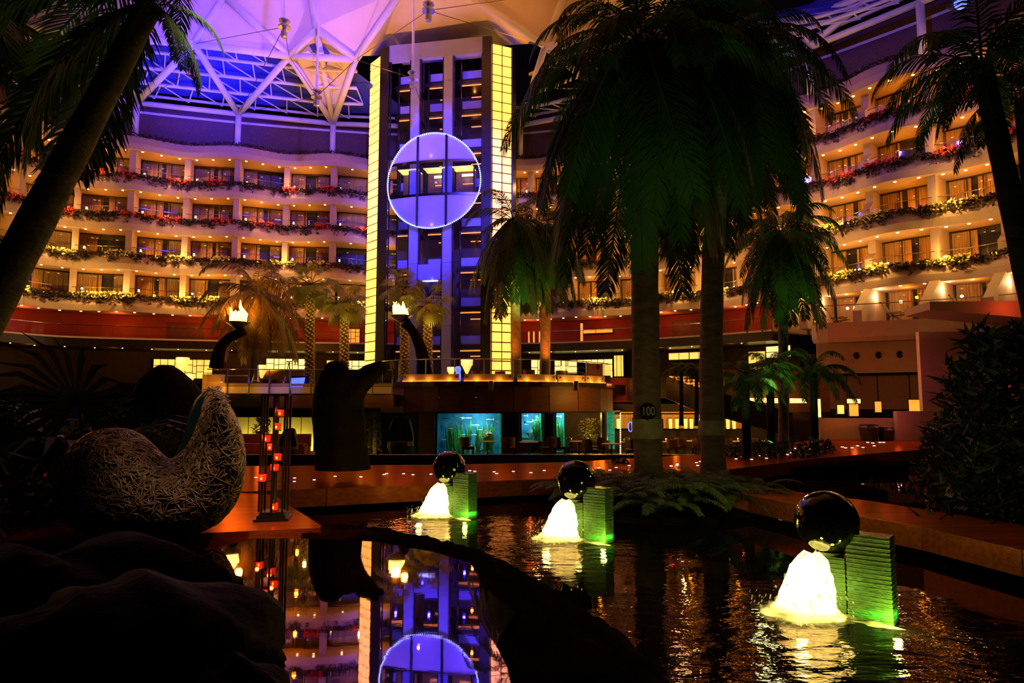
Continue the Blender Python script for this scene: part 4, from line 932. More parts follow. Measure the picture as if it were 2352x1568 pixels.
# wall with portholes
pw = [XZ(px, Y, 4) for px, Y in ((1878, 44.4), (1960, 43.6), (2050, 42.6), (2162, 41.2))]
pf, pL = epath(pw)
wl = struct('wall_porthole')
S(MB().sweep([[pf(pL * k / 6, 4.15), pf(pL * k / 6, 6.1), pf(pL * k / 6, 6.1, -.5), pf(pL * k / 6, 4.15, -.5)] for k in range(7)], True).build('wall_upper', 'plaster', wl))
for i, px in enumerate((1967, 2017, 2067, 2122)):
    d = min(range(200), key=lambda j: abs(topx(pf(pL * j / 199, 5.2))[0] - px)) * pL / 199
    c = pf(d, 5.25, .02); MB().path([c + V((.17 * cos(a), -.02, .17 * sin(a))) for a in [2 * pi * k / 14 for k in range(15)]], .06, 6).build('porthole', 'dark_stone', wl); S(MB().path([c + V((0, .02, 0)), c + V((0, -.03, 0))], .15, 12).build('porthole', 'black_metal', wl))
for k in range(4):
    a, b = pL * (k / 4) + .03, pL * ((k + 1) / 4) - .03
    S(MB().sweep([[pf(d, 1.85, -.45), pf(d, 1.85, -.35), pf(d, 4.05, -.35), pf(d, 4.05, -.45)] for d in (a, b)], True).build('roller_blind', 'blind_cloth', wl))
S(MB().path([pf(pL * k / 6, 4.0, -.1) for k in range(7)], .05, 6).build('curtain_rail', 'dark_metal', wl))
S(MB().box(XZ(2170, 38.6, 3.6) + V((.35, 0, -.2)), (1.4, .9, 5.0)).build('pillar_end', 'plaster', wl))
S(MB().box((XZ(2330, 37, 3).x, 38, 3.2), (9, .3, 6)).build('wall_far_corner', 'plaster_warm'))
for p_, c_, w_ in ((XZ(2020, 37.5, 4.2), (1, .08, .02), 30), (XZ(1935, 38.6, 3.6), (1, .10, .03), 18), (XZ(2120, 36, 3.4), (.7, .08, .25), 12), (XZ(2250, 35.2, 6.9) + V((0, -2.5, 0)), (1, .08, .02), 34), (XZ(1950, 40, 6.6), (1, .10, .05), 30)): lamp('POINT', p_, c_, w_, .15)
S(MB().box((XZ(2020, 46, 0).x, 46, .8), (12, .3, 3.4)).build('wall_shop_back', 'dark_wall'))
for i, (px, py0, py1, wd, Y, m, lab) in enumerate(((1876, 916, 958, .42, 40, 'lit_pale', 'tall white light box at the foot of the ramp'), (1931, 930, 950, .35, 41, 'lit_yellow', 'small glowing yellow light box by the shop front'),
        (1961, 916, 926, .75, 41, 'lit_pale', 'wide bright light bar over the shop'), (1961, 926, 955, .5, 41.5, 'led_amber', 'amber glowing display niche under the light bar'), (2017, 922, 946, .32, 41, 'led_amber', 'amber glowing shop lamp under the blinds'), (2100, 918, 952, .55, 40, 'led_amber', 'amber glowing window with dark figure shape by the white pillar'), (2126, 930, 955, .3, 40, 'lamp_shade', 'bright amber lamp beside the white pillar'))):
    a, b = P(px, py0, Y), P(px, py1, Y); c = (a + b) / 2; t = thing('light_box', lab, 'lamp', (c.x, Y, b.z), 'shop lights')
    MB().box(c, (wd, .12, a.z - b.z)).build('lit_face', m, t); MB().box(c + V((0, .1, 0)), (wd + .1, .1, a.z - b.z + .1)).build('casing', 'black_metal', t)
    lamp('POINT', c + V((0, -.6, 0)), (1, .5, .1), 3, .08)
lw = [G(px, py, 0) for px, py in ((1905, 1012), (2150, 1012))]
S(MB().box((XZ(2010, 33.5, .8).x, 33.6, .75), (5.4, .3, 1.5)).build('wall_low_garden', 'plaster')); S(MB().box((XZ(2120, 33, .8).x, 33.0, 1.0), (2.6, .3, 1.7)).build('wall_low_garden', 'plaster'))
lamp('POINT', XZ(2060, 31.8, 1.6), (1, .16, .16), 22, .1); lamp('POINT', XZ(1960, 32, 1.6), (1, .3, .05), 26, .1)
for i, (px, s) in enumerate(((1998, .9), (2036, .8))):
    p = XZ(px, 32.6, 0); t = thing('stone_urn', 'dark stone urn before the low white wall, ' + ('taller one' if i == 0 else 'shorter one'), 'urn', p); MB().lathe([(.25 * s, 0), (.38 * s, .5 * s), (.5 * s, 1.2 * s), (.42 * s, 1.35 * s)], p, 14).build('body', 'pot_dark', t); MB().lathe([(.44 * s, 1.32 * s), (.47 * s, 1.36 * s), (.44 * s, 1.4 * s)], p, 14).build('rim', 'pot_dark', t)
# balcony furniture
def bal_set(p, rz, which):
    put_chair(p, rz, 'dark balcony chair outside the ' + which)
for p, rz, which in BAL[:46]: bal_set(p, rz, which)
# ================================================================== plants: prototypes
def frond_mesh(name, m, L, a0, bend, n, ll, w, droop, va=50, seed=1, curl=1.2, rr=.03):
    r = random.Random(seed); N = 14; pts = [V((0, 0, 0))]; tg = []
    for i in range(N):
        a = R(a0 - bend * ((i + .5) / N) ** curl); t = V((cos(a), 0, sin(a))); tg.append(t); pts.append(pts[-1] + t * (L / N))
    mb = MB().path(pts, [rr * (1 - .75 * i / N) for i in range(N + 1)], 4, cap=False)
    for i in range(n):
        t = .10 + .90 * (i + r.random() * .4) / n; x = t * N; k = min(int(x), N - 1); p = pts[k].lerp(pts[k + 1], min(1, x - k)); T = tg[k]
        ln = ll * (sin(pi * min(1, .16 + .80 * t)) ** .7) * r.uniform(.85, 1.12) + .02
        for s in (-1, 1):
            a = R(va + r.uniform(-10, 10)); d = T * cos(a) + V((0, s, 0)) * sin(a); d.z -= droop * r.uniform(.6, 1.3); d.normalize()
            d2 = V((d.x, d.y, d.z - .25 - droop * .7)).normalized(); W = T.cross(d).cross(d).normalized() * (w * .5)
            mid = p + d * ln * .5; tip = mid + d2 * ln * .55
            mb.add((p - W * .5, p + W * .5, mid + W, mid - W, tip), ((0, 1, 2, 3), (3, 2, 4)))
    return mb.mesh(name, m)
def fan_mesh(name, m, Lp, a0, bend, nb, bl, w, seed=1):
    r = random.Random(seed); N = 6; pts = [V((0, 0, 0))]
    for i in range(N):
        a = R(a0 - bend * ((i + .5) / N)); t = V((cos(a), 0, sin(a))); pts.append(pts[-1] + t * (Lp / N))
    mb = MB().path(pts, [.022 - .012 * i / N for i in range(N + 1)], 4, cap=False); p = pts[-1]; T = t; S_ = V((0, 1, 0)); Nn = T.cross(S_)
    for i in range(nb):
        q = R(-135 + 270 * i / (nb - 1)); d = T * cos(q) + S_ * sin(q) - Nn * .12; d.z -= .12 + .18 * abs(sin(q / 2)); d.normalize()
        l_ = bl * (1 - .30 * abs(q / 2.36)) * r.uniform(.9, 1.05); W = d.cross(Nn).normalized() * w * .5
        d2 = V((d.x, d.y, d.z - .55)).normalized(); mid = p + d * l_ * .6; tip = mid + d2 * l_ * .4
        mb.add((p - W * .25, p + W * .25, mid + W, mid - W, tip), ((0, 1, 2, 3), (3, 2, 4)))
    return mb.mesh(name, m)
FR = {}
for k, (a0, bd, cl) in enumerate(((78, 140, 1.3), (45, 125, 1.1), (12, 92, .9), (-28, 56, .7), (-52, 34, .6))):
    FR['royal', k] = frond_mesh('frond', 'palm_leaf', 1, a0, bd, 112, .155, .0078, .35, 50, k + 1, cl, .007)
    FR['soft', k] = frond_mesh('frond', 'palm_leaf', 1, a0, bd, 46, .19, .016, .35, 48, k + 11, cl, .010)
    FR['dry', k] = frond_mesh('frond', 'palm_leaf_dry', 1, a0, bd, 46, .19, .015, .45, 48, k + 21, cl, .010)
FR['fern'] = frond_mesh('frond', 'foliage', 1, 62, 100, 40, .15, .020, .1, 66, 5, 1.0, .008)
for k, (a0, bd) in enumerate(((80, 30), (45, 50), (15, 60), (-20, 55), (-50, 30))): FR['fan', k] = fan_mesh('fan_leaf', 'fan_leaf', .75, a0, bd, 20, .62, .05, k + 1)
for k, (a0, bd) in enumerate(((80, 15), (55, 25), (30, 35), (5, 30))): FR['bush', k] = fan_mesh('fan_leaf', 'bush_leaf', .9, a0, bd, 22, .85, .06, k + 31)
def palm(name, label, base, top, r0, r1, specs, bark='bark', group=None, seed=1, fan=False, bow=(0, 0), shaft=None, bumps=False, cat='palm tree'):
    r = random.Random(seed); base = V(base); top = V(top); t = thing(name, label, cat, base, group)
    N = 14; pts = []; rad = []
    for i in range(N + 1):
        f = i / N; b = sin(pi * f); p = base.lerp(top, f) + V((bow[0] * b, bow[1] * b, 0)); pts.append(p); rad.append((r0 + (r1 - r0) * f) * (1.12 if f < .05 else 1) * (1 + .025 * (-1) ** i))
    MB().path(pts, rad, 14).build('trunk', bark, t, smooth=True)
    if bumps:
        mb = MB(); h = (top - base).length
        for k in range(int(h * 9)):
            f = k / (h * 9); c = base.lerp(top, f); 
            for j in range(4):
                a = 2 * pi * j / 4 + (k % 2) * pi / 4 + k * .15; d = V((cos(a), sin(a), 0)); rr = r0 + (r1 - r0) * f
                mb.box(c + d * (rr + .03), (.15, .15, .10), a, .45)
        stuff(mb.build('leaf_bases', 'bark_pale', t))
    if shaft: MB().path([top, top + V((0, 0, shaft))], [r1 * 1.1, r1 * .45], 10).build('crownshaft', 'palm_leaf', t, smooth=True)
    c0 = top + V((0, 0, (shaft or 0) * .85))
    for key, cnt, scl, az0, az1 in specs:
        for k in range(cnt):
            az = az0 + (az1 - az0) * (k + r.uniform(.2, .8)) / cnt; s = scl * r.uniform(.88, 1.10)
            place('fan_leaf' if fan else 'frond', FR[key], t, c0 + V((cos(az), sin(az), 0)) * r1 * .5 + V((0, 0, r.uniform(-.1, .15) * scl * .2)), (r.uniform(-.25, .25), 0, az), s)
    return t
TAU = 2 * pi
# ================================================================== water
def water(name, poly, z, b1, b2, dark=(.004, .004, .004)):
    m = bpy.data.materials.new(name); m.use_nodes = True; nt = m.node_tree; b = nt.nodes['Principled BSDF']; L = nt.links.new
    b.inputs['Base Color'].default_value = dark + (1,); b.inputs['Roughness'].default_value = .025; b.inputs['IOR'].default_value = 1.36; b.inputs['Specular IOR Level'].default_value = .5; b.inputs['Specular Tint'].default_value = (.42, .40, .38, 1)
    g = nt.nodes.new('ShaderNodeNewGeometry'); mp = nt.nodes.new('ShaderNodeMapping'); mp.inputs['Scale'].default_value = (.8, 1.6, 1); L(g.outputs['Position'], mp.inputs[0])
    n = nt.nodes.new('ShaderNodeTexNoise'); n.inputs['Scale'].default_value = 2.6; n.inputs['Detail'].default_value = 4; L(mp.outputs[0], n.inputs['Vector'])
    bp = nt.nodes.new('ShaderNodeBump'); bp.inputs['Distance'].default_value = .06; L(n.outputs['Fac'], bp.inputs['Height']); L(bp.outputs[0], b.inputs['Normal'])
    if b2:   # livelier close to the splashing fountains
        tot = None
        for c, rad in b2:
            d = nt.nodes.new('ShaderNodeVectorMath'); d.operation = 'DISTANCE'; L(g.outputs['Position'], d.inputs[0]); d.inputs[1].default_value = c
            mr = nt.nodes.new('ShaderNodeMapRange'); mr.inputs[1].default_value = rad; mr.inputs[2].default_value = .3; mr.inputs[3].default_value = 0; mr.inputs[4].default_value = 1; L(d.outputs['Value'], mr.inputs[0])
            if tot is None: tot = mr.outputs[0]
            else:
                ma = nt.nodes.new('ShaderNodeMath'); ma.operation = 'MAXIMUM'; L(tot, ma.inputs[0]); L(mr.outputs[0], ma.inputs[1]); tot = ma.outputs[0]
        pw_ = nt.nodes.new('ShaderNodeMath'); pw_.operation = 'POWER'; pw_.inputs[1].default_value = 1.4; L(tot, pw_.inputs[0]); tot = pw_.outputs[0]
        ml = nt.nodes.new('ShaderNodeMath'); ml.operation = 'MULTIPLY_ADD'; ml.inputs[1].default_value = .75; ml.inputs[2].default_value = b1; L(tot, ml.inputs[0]); L(ml.outputs[0], bp.inputs['Strength'])
    else: bp.inputs['Strength'].default_value = b1
    MATS[name] = m
    varnish(name, (.85, .62, .72), .02, 1.38, .58)
    mb = MB(); mb.add([(x, y, z) for x, y in poly], (tuple(range(len(poly))),))
    o = mb.build('water_' + name, name); o['kind'] = 'structure'; return o
FTN = [(XZ(1030, 13.8, .95), .95), (XZ(1320, 11.5, .95), .95), (XZ(1890, 7.5, .95), .95)]
water('fountain_pool', [(-16, 2), (26, 2), (26, 27.2), (-16, 27.2)], 0.0, .012, [((p.x - .3, p.y - e_ * .45, 0), e_) for (p, _), e_ in zip(FTN, (2.5, 2.1, 3.2))])
rim = [((700, 1207), (690, 1236)), ((780, 1204), (775, 1240)), ((860, 1210), (862, 1243)), ((1000, 1240), (1000, 1268)), ((1090, 1260), (1080, 1292)), ((1180, 1298), (1115, 1350)), ((1240, 1330), (1182, 1405)), ((1330, 1385), (1140, 1482)), ((1420, 1440), (1165, 1532)), ((1560, 1568), (1190, 1640)), ((1640, 1680), (1200, 1760)), ((1700, 1900), (1200, 2000))]
SPZ = .46
inner = [G(b[0], b[1], SPZ) for a, b in rim]
water('still_pool', [(p.x, p.y) for p in inner] + [(-3.4, 2.2), (-4.4, 6.5), (inner[0].x - .6, inner[0].y)], SPZ, .006, None)
rows = []; r = random.Random(4)
fine = []
for i in range(len(rim) - 1):
    for k in range(7):
        f = k / 7; (a0, a1), (b0, b1) = rim[i]; (c0, c1), (d0, d1) = rim[i + 1]
        fine.append((G(a0 + (c0 - a0) * f, a1 + (c1 - a1) * f, 0), G(b0 + (d0 - b0) * f, b1 + (d1 - b1) * f, SPZ)))
for i, (a, b) in enumerate(fine):
    row = []
    for k in range(9):
        t = k / 8; p = a.lerp(b, t); wd = (a - b).length; h = (.03 + .07 * min(1, wd)) * (sin(pi * t) ** .7) * (.8 + .35 * sin(i * .9 + k) * sin(i * .37)) - .02
        row.append(p + V((r.uniform(-.03, .03), r.uniform(-.04, .04), max(-.05, h + r.uniform(-.025, .025)))))
    rows.append(row)
tag(MB().sweep(rows).build('rock_ledge', 'wet_rock', loc=fine[20][0], smooth=True), 'dark wet rock ledge dividing the still pool from the fountain pool', 'rock')
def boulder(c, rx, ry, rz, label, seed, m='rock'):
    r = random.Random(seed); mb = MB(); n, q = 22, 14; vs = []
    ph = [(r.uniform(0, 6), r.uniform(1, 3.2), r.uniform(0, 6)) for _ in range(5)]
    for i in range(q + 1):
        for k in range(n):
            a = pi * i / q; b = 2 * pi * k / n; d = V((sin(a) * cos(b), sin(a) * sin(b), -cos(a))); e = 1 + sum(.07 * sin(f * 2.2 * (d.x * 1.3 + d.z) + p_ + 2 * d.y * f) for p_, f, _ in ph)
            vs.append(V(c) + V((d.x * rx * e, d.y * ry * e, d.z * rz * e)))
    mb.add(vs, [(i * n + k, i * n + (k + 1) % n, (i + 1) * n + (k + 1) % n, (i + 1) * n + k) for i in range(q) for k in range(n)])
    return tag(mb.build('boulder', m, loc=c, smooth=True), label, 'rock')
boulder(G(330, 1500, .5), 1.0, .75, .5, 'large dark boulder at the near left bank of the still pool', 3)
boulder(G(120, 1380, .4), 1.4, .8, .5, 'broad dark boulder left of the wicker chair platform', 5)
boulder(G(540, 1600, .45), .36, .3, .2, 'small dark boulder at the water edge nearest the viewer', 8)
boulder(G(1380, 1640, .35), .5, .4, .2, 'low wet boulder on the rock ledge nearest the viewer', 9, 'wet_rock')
S(MB().prism([(-16, 2.2), (-3.0, 2.4), (-3.6, 7.2), (-4.4, 8.0), (-16, 8.0)], -.2, .44).build('ground_bank', 'soil'))
# ================================================================== timber walkways
def deck(name, top, th, boards, seams=6):
    t = struct(name); pts = [G(x, y, .45) for x, y in top]
    S(MB().slabpoly([p - V((0, 0, th)) for p in pts], (0, 0, th)).build('deck_top', 'deck_wood', t))
    for a, b in boards:
        a = G(a[0], a[1], .45); b = G(b[0], b[1], .45); n = max(1, int((b - a).length / 2.4)); nr = V(((b - a).y, -(b - a).x, 0)).normalized()
        if nr.y > 0: nr = -nr
        for k in range(n):
            p, q = a.lerp(b, k / n), a.lerp(b, (k + 1) / n); e = (q - p).normalized() * .006
            S(MB().slabpoly([p + e, q - e, q - e - V((0, 0, th + .04)), p + e - V((0, 0, th + .04))], nr * .035).build('board', 'deck_wood', t))
    return t
front = [(2150, 1031), (2060, 1036), (1870, 1053), (1700, 1074), (1600, 1086), (1300, 1098), (1200, 1101), (1000, 1110), (750, 1121), (560, 1128), (-300, 1152)]
wa = deck('floor_walkway', [(-300, 1076), (560, 1070), (1000, 1067), (1300, 1061), (1460, 1052), (1700, 1037), (1870, 1009), (1960, 1006), (2150, 1012)] + front, .32, list(zip(front[::-1], front[::-1][1:])))
pf1 = [(-500, 1262), (300, 1230), (737, 1211)]
wb = deck('floor_platform', [(-500, 1146), (540, 1131), (628, 1136), (737, 1206)] + pf1[::-1], .30, list(zip(pf1, pf1[1:])))
pb1 = [(1640, 1131), (1720, 1136), (1900, 1172), (2120, 1210), (2352, 1262), (2700, 1340)]
wc = deck('floor_side_walkway', [(2700, 1268), (2352, 1206), (2000, 1150), (1720, 1115), (1575, 1096)] + pb1, .28, list(zip(pb1, pb1[1:])))
dl_me = MB().lathe([(.001, 0), (.030, 0), (.034, .006), (.001, .010)], (0, 0, 0), 8).mesh('deck_light', 'deck_light')
DL = [(1180 + x / 2.007, 980 + y / 2.007) for x, y in ((725, 180), (755, 172), (842, 165), (848, 178), (860, 160), (1025, 148), (1075, 145), (1097, 150), (1130, 133), (1158, 128), (1165, 145), (1190, 118), (1222, 133), (1247, 108), (1262, 128), (1280, 120), (1300, 100), (1322, 118), (1340, 125), (1345, 112), (1362, 102), (1375, 118), (1428, 100), (1440, 95), (1515, 93), (1530, 97), (1560, 97), (1585, 88), (1610, 95), (1632, 72), (1650, 62), (1655, 75), (1662, 88), (1688, 72), (1705, 72), (1722, 60))]
DL += [(480 + x / 4.055, 780 + y / 4.055) for x, y in ((315, 1305), (437, 1283), (797, 1288), (795, 1320), (980, 1305), (1175, 1272), (1415, 1277), (1630, 1255), (1655, 1247), (1813, 1248), (1900, 1257), (2067, 1252))]
DL += [(880 + x / 3.459, 820 + y / 3.459) for x, y in ((688, 902), (728, 907), (720, 932), (882, 911), (902, 925), (1035, 908), (1174, 918), (1280, 900), (1713, 880), (1800, 897), (1852, 876), (1955, 862), (2290, 866), (2335, 860))]
for x, y in DL:
    p = G(x, y, .451); place('deck_light', dl_me, wa, p, scale=max(.8, p.y / 15))
# ================================================================== fountains: polished balls on laminated glass pedestals
def pedestal(label):
    t = thing('glass_pedestal', label, 'fountain', (0, 0, 0), 'glass fountain pedestals')
    ax = V((.62, -.50, 0)).normalized(); pr = V((-ax.y, ax.x, 0)); o = V((0, 0, 0))
    def blk(u0, u1, w, z0, z1, nm, m, lay):
        mb = MB(); n = int((z1 - z0) / lay); r = random.Random(int(u0 * 100) + 7)
        for k in range(n):
            j = .004 * (k % 2) + r.uniform(0, .003); za, zb = z0 + (z1 - z0) * k / n, z0 + (z1 - z0) * (k + .92) / n
            c = [o + ax * (u0 + j) - pr * (w - j), o + ax * (u1 - j) - pr * (w - j), o + ax * (u1 - j) + pr * (w - j), o + ax * (u0 + j) + pr * (w - j)]
            mb.prism([(q.x, q.y) for q in c], za, zb)
        return stuff(mb.build(nm, m, t))
    blk(.24, .66, .13, -.12, .86, 'tall_glass_stack', 'lam_glass', .022)
    blk(-.08, .23, .12, -.12, .60, 'low_glass_stack', 'lam_glass', .022)
    MB().lathe([(.12, .60), (.16, .64), (.14, .66)], (0.05, -.04, 0), 14).build('ball_seat', 'black_metal', t)
    MB().box((.3, -.22, -.14), (1.2, .5, .06), atan2(ax.y, ax.x)).build('footing', 'dark_stone', t)
    return t
mat('lam_glass', (.085, .21, .06), .12, var=.45, scale=14, bump=.5, bscale=45, transl=.35, stretch=(1, 1, 4))
mat('foam', (.92, .92, .80), .35, var=.06, scale=9, transl=.6, bump=.3, bscale=18)
def foam_sheet():
    m = mat('foam_sheet', (.9, .9, .75), .3, var=.1, scale=9, transl=.5); nt = m.node_tree; L = nt.links.new; out = nt.nodes['Material Output']; src = out.inputs[0].links[0].from_socket
    tc = nt.nodes.new('ShaderNodeTexCoord'); ln = nt.nodes.new('ShaderNodeVectorMath'); ln.operation = 'LENGTH'; L(tc.outputs['Object'], ln.inputs[0])
    mr = nt.nodes.new('ShaderNodeMapRange'); mr.inputs[1].default_value = .22; mr.inputs[2].default_value = .78; mr.inputs[3].default_value = 1.0; mr.inputs[4].default_value = .1; L(ln.outputs['Value'], mr.inputs[0])
    n = nt.nodes.new('ShaderNodeTexNoise'); n.inputs['Scale'].default_value = 11; n.inputs['Detail'].default_value = 5; L(tc.outputs['Object'], n.inputs['Vector'])
    sb = nt.nodes.new('ShaderNodeMath'); sb.operation = 'SUBTRACT'; L(mr.outputs[0], sb.inputs[0]); L(n.outputs['Fac'], sb.inputs[1])
    m2 = nt.nodes.new('ShaderNodeMath'); m2.operation = 'MULTIPLY'; m2.inputs[1].default_value = 2.2; m2.use_clamp = True; L(sb.outputs[0], m2.inputs[0])
    tr = nt.nodes.new('ShaderNodeBsdfTransparent'); mx = nt.nodes.new('ShaderNodeMixShader'); L(m2.outputs[0], mx.inputs[0]); L(tr.outputs[0], mx.inputs[1]); L(src, mx.inputs[2]); L(mx.outputs[0], out.inputs[0])
foam_sheet()
m0 = pedestal('x')
ball_me = MB().ball((0, 0, 0), .325, 40, 26).mesh('stone_ball', 'granite', True)
def jet_mesh(seed):
    r = random.Random(seed); rows = []; n = 30
    for i in range(13):
        f = i / 12; z = .62 * (1 - f) ** 1.0; rad = .085 + .235 * f ** .5 + (.10 * max(0, f - .85) / .15)
        rows.append([V((rad * (1.1 * cos(a) + .10 * sin(5 * a + f * 2) * f) + .12 * (1 - f) + r.uniform(-.012, .012), rad * (.9 * sin(a) + .06 * cos(7 * a)) + r.uniform(-.012, .012), z + .03 * sin(3 * a) * (1 - f) + (.02 if i == 12 else 0) - .01)) for a in [TAU * k / n for k in range(n)]])
    return MB().sweep(rows, True).mesh('cascade', 'foam', True)
def splash_mesh(seed, R0, R1, h):
    r = random.Random(seed); rows = []; n = 40; ph = r.uniform(0, 6)
    for i in range(8):
        f = i / 7; rad = R0 + (R1 - R0) * f
        rows.append([V((rad * (1 + .22 * sin(3 * a + ph) * f + .12 * sin(7 * a) * f) * cos(a), rad * .62 * (1 + .15 * cos(4 * a + ph) * f) * sin(a), .018 + h * (1 - f) ** 1.5 + r.uniform(-.008, .008) * (1 - f) - .024 * f)) for a in [TAU * k / n for k in range(n)]])
    return MB().sweep(rows).mesh('foam_ring', 'foam_sheet', True)
jm = jet_mesh(2); sm = splash_mesh(3, .22, .80, .045)
WH = ('farthest, before the walkway', 'middle, beside the ferns', 'nearest, largest in view')
for i, (p, z) in enumerate(FTN):
    q = V((p.x, p.y, 0)); wh = WH[i]
    ped = m0 if i == 0 else dup(m0, q, 0)
    ped.location = q; ped['label'] = 'green laminated glass fountain pedestal, ' + wh
    b = tag(place('stone_ball', ball_me, None, q + V((.02, -.04, .945))), 'polished black stone fountain ball, ' + wh, 'ball', 'fountain balls')
    wt = thing('water_cascade', 'glowing yellow white cascade pouring off the fountain ball, ' + wh, 'water', q + V((-.24, -.05, 0)), 'fountain cascades')
    stuff(place('falling_water', jm, wt, q + V((-.24, -.05, 0)), (0, 0, .2))); stuff(place('foam_ring', sm, wt, q + V((-.22, -.05, .01))))
    mb = MB(); rr_ = random.Random(40 + i)
    for k in range(150):
        a = rr_.uniform(0, TAU); d_ = rr_.uniform(.24, .50) * (1.25 if cos(a) < 0 else 1); h0 = rr_.uniform(.0, .42) * (1 - (d_ - .24) * 1.6); c_ = q + V((-.22 + d_ * cos(a), -.05 + d_ * .85 * sin(a), max(.01, h0))); s_ = rr_.uniform(.004, .012)
        mb.path([c_, c_ + V((cos(a) * .012, sin(a) * .012, -s_ * rr_.uniform(1.5, 5)))], [s_ * .7, s_ * .4], 5)
    stuff(mb.build('splash_drops', 'foam', wt))
    f2 = thing('water_foam', 'glowing foam at the foot of the glass pedestal, ' + wh, 'water', q + V((.30, -.45, .01)), 'pedestal foam')
    rows = []; r = random.Random(i)
    for k in range(12):
        a = V((.10, -.30, 0)).lerp(V((.50, -.60, 0)), k / 11); h = .05 * sin(pi * k / 11) + .01
        w_ = r.uniform(.4, 1.15) * sin(pi * (k + .6) / 12.2); rows.append([q + a + V((-.06 * w_, -.08 * w_, -.004)), q + a + V((-.01, -.01, h * w_ * .6)), q + a + V((.03 * w_, .04 * w_, h * .4 * w_)), q + a + V((.05 * w_, .06 * w_, -.004))])
    stuff(MB().sweep(rows).build('foam_line', 'foam_sheet', f2, smooth=True))
    Y_ = (1, .80, .16)
    lamp('POINT', q + V((-.22, -.05, .20)), Y_, 85, .10, name='underwater_lamp')
    lamp('POINT', q + V((.02, -.36, .34)), Y_, 2.6, .05, name='underwater_lamp')  # added fill above the water, brightens the low stack and ball
    lamp('POINT', q + V((-.50, -.55, .16)), Y_, 12, .06, name='underwater_lamp')  # added fill above the water, brightens the foam beside the cascade
    lamp('POINT', q + V((.38, -.30, .07)), (.03, 1, .06), 14, .04, name='pedestal_lamp'); lamp('POINT', q + V((.46, -.37, .10)), (.03, 1, .06), 22, .04, name='pedestal_lamp')
    lamp('POINT', q + V((.38, -.66, .10)), (.9, 1, .10), 15, .04, name='underwater_lamp')  # added fill above the water for the pedestal foam
# ================================================================== wicker nest chair
CYd = 9.35
out = [(128, 1130), (133, 1085), (150, 1045), (180, 1012), (215, 994), (252, 986), (292, 989), (325, 1003), (352, 1028), (374, 1050), (390, 1060), (408, 1052), (430, 1030), (447, 1000), (460, 965), (470, 930), (480, 905), (490, 896), (500, 900), (516, 925), (533, 955), (547, 990), (555, 1030), (556, 1075), (548, 1120), (530, 1160), (500, 1192), (465, 1212), (420, 1221), (350, 1222), (270, 1222), (200, 1218), (155, 1195), (134, 1165)]
oc = P(350, 1120, CYd); dkY = G(345, 1222, .45).y
chair = thing('nest_chair', 'large curved wicker nest chair with high teal-lined back on the timber platform', 'chair', (oc.x, CYd, .45))
o2 = []
for x, y in out:
    p = P(x, y, CYd); o2.append((p.x, max(.46, p.z)))
# densify
dens = []
for i in range(len(o2)):
    a, b = o2[i], o2[(i + 1) % len(o2)]
    for k in range(3): dens.append((a[0] + (b[0] - a[0]) * k / 3, a[1] + (b[1] - a[1]) * k / 3))
for _ in range(1): dens = [((dens[i - 1][0] + 2 * dens[i][0] + dens[(i + 1) % len(dens)][0]) / 4, (dens[i - 1][1] + 2 * dens[i][1] + dens[(i + 1) % len(dens)][1]) / 4) for i in range(len(dens))]
SPINE = [P(x, y, CYd) for x, y in ((205, 1105), (300, 1125), (390, 1150), (455, 1115), (500, 1040), (502, 970))]
def mid(p):
    best = None
    for a_, b_ in zip(SPINE, SPINE[1:]):
        dx, dz = b_.x - a_.x, b_.z - a_.z; t_ = min(1, max(0, ((p[0] - a_.x) * dx + (p[1] - a_.z) * dz) / (dx * dx + dz * dz))); q_ = (a_.x + dx * t_, a_.z + dz * t_); e_ = (q_[0] - p[0]) ** 2 + (q_[1] - p[1]) ** 2
        if best is None or e_ < best[0]: best = (e_, q_)
    return best[1]
def mid_old(p):   # a spine inside the body so that the profile shrinks without folding
    x = p[0]; xs = [q[0] for q in o2]; t = (x - min(xs)) / (max(xs) - min(xs)); zc = .95 + (.25 if t > .8 else 0) * (t - .8) / .2
    return (x * .82 + oc.x * .18, min(p[1], zc) if p[1] < zc else zc + (p[1] - zc) * .62)
HD = .78; rows = []; NS = 23
for i in range(NS):
    s = -cos(pi * i / (NS - 1)); k = max(0, 1 - abs(s) ** 2.4) ** .5
    k = max(k, .02); rows.append([])
    for p in dens:
        m_ = mid(p); rows[-1].append(V((m_[0] + (p[0] - m_[0]) * k + s * HD * oc.x / CYd, CYd + s * HD, max(.455, m_[1] + (p[1] - m_[1]) * k))))
core = MB().sweep(rows, True); core_rows = rows
core.build('core', 'wicker_core', chair, smooth=True)
mb = MB(); r = random.Random(12); nD = len(dens)
def surf(u, v):
    i = min(int(v), NS - 2); fv = v - i; j = int(u) % nD; j2 = (j + 1) % nD; fu = u - int(u)
    return core_rows[i][j].lerp(core_rows[i][j2], fu).lerp(core_rows[i + 1][j].lerp(core_rows[i + 1][j2], fu), fv)
cnt = 0; cells = []; wts = []
for i in range(NS - 1):
    for j in range(nD):
        a_, b_, c_ = core_rows[i][j], core_rows[i][(j + 1) % nD], core_rows[i + 1][j]
        cells.append((j, i)); wts.append((b_ - a_).cross(c_ - a_).length * (1.0 if i < NS * .62 else .35))
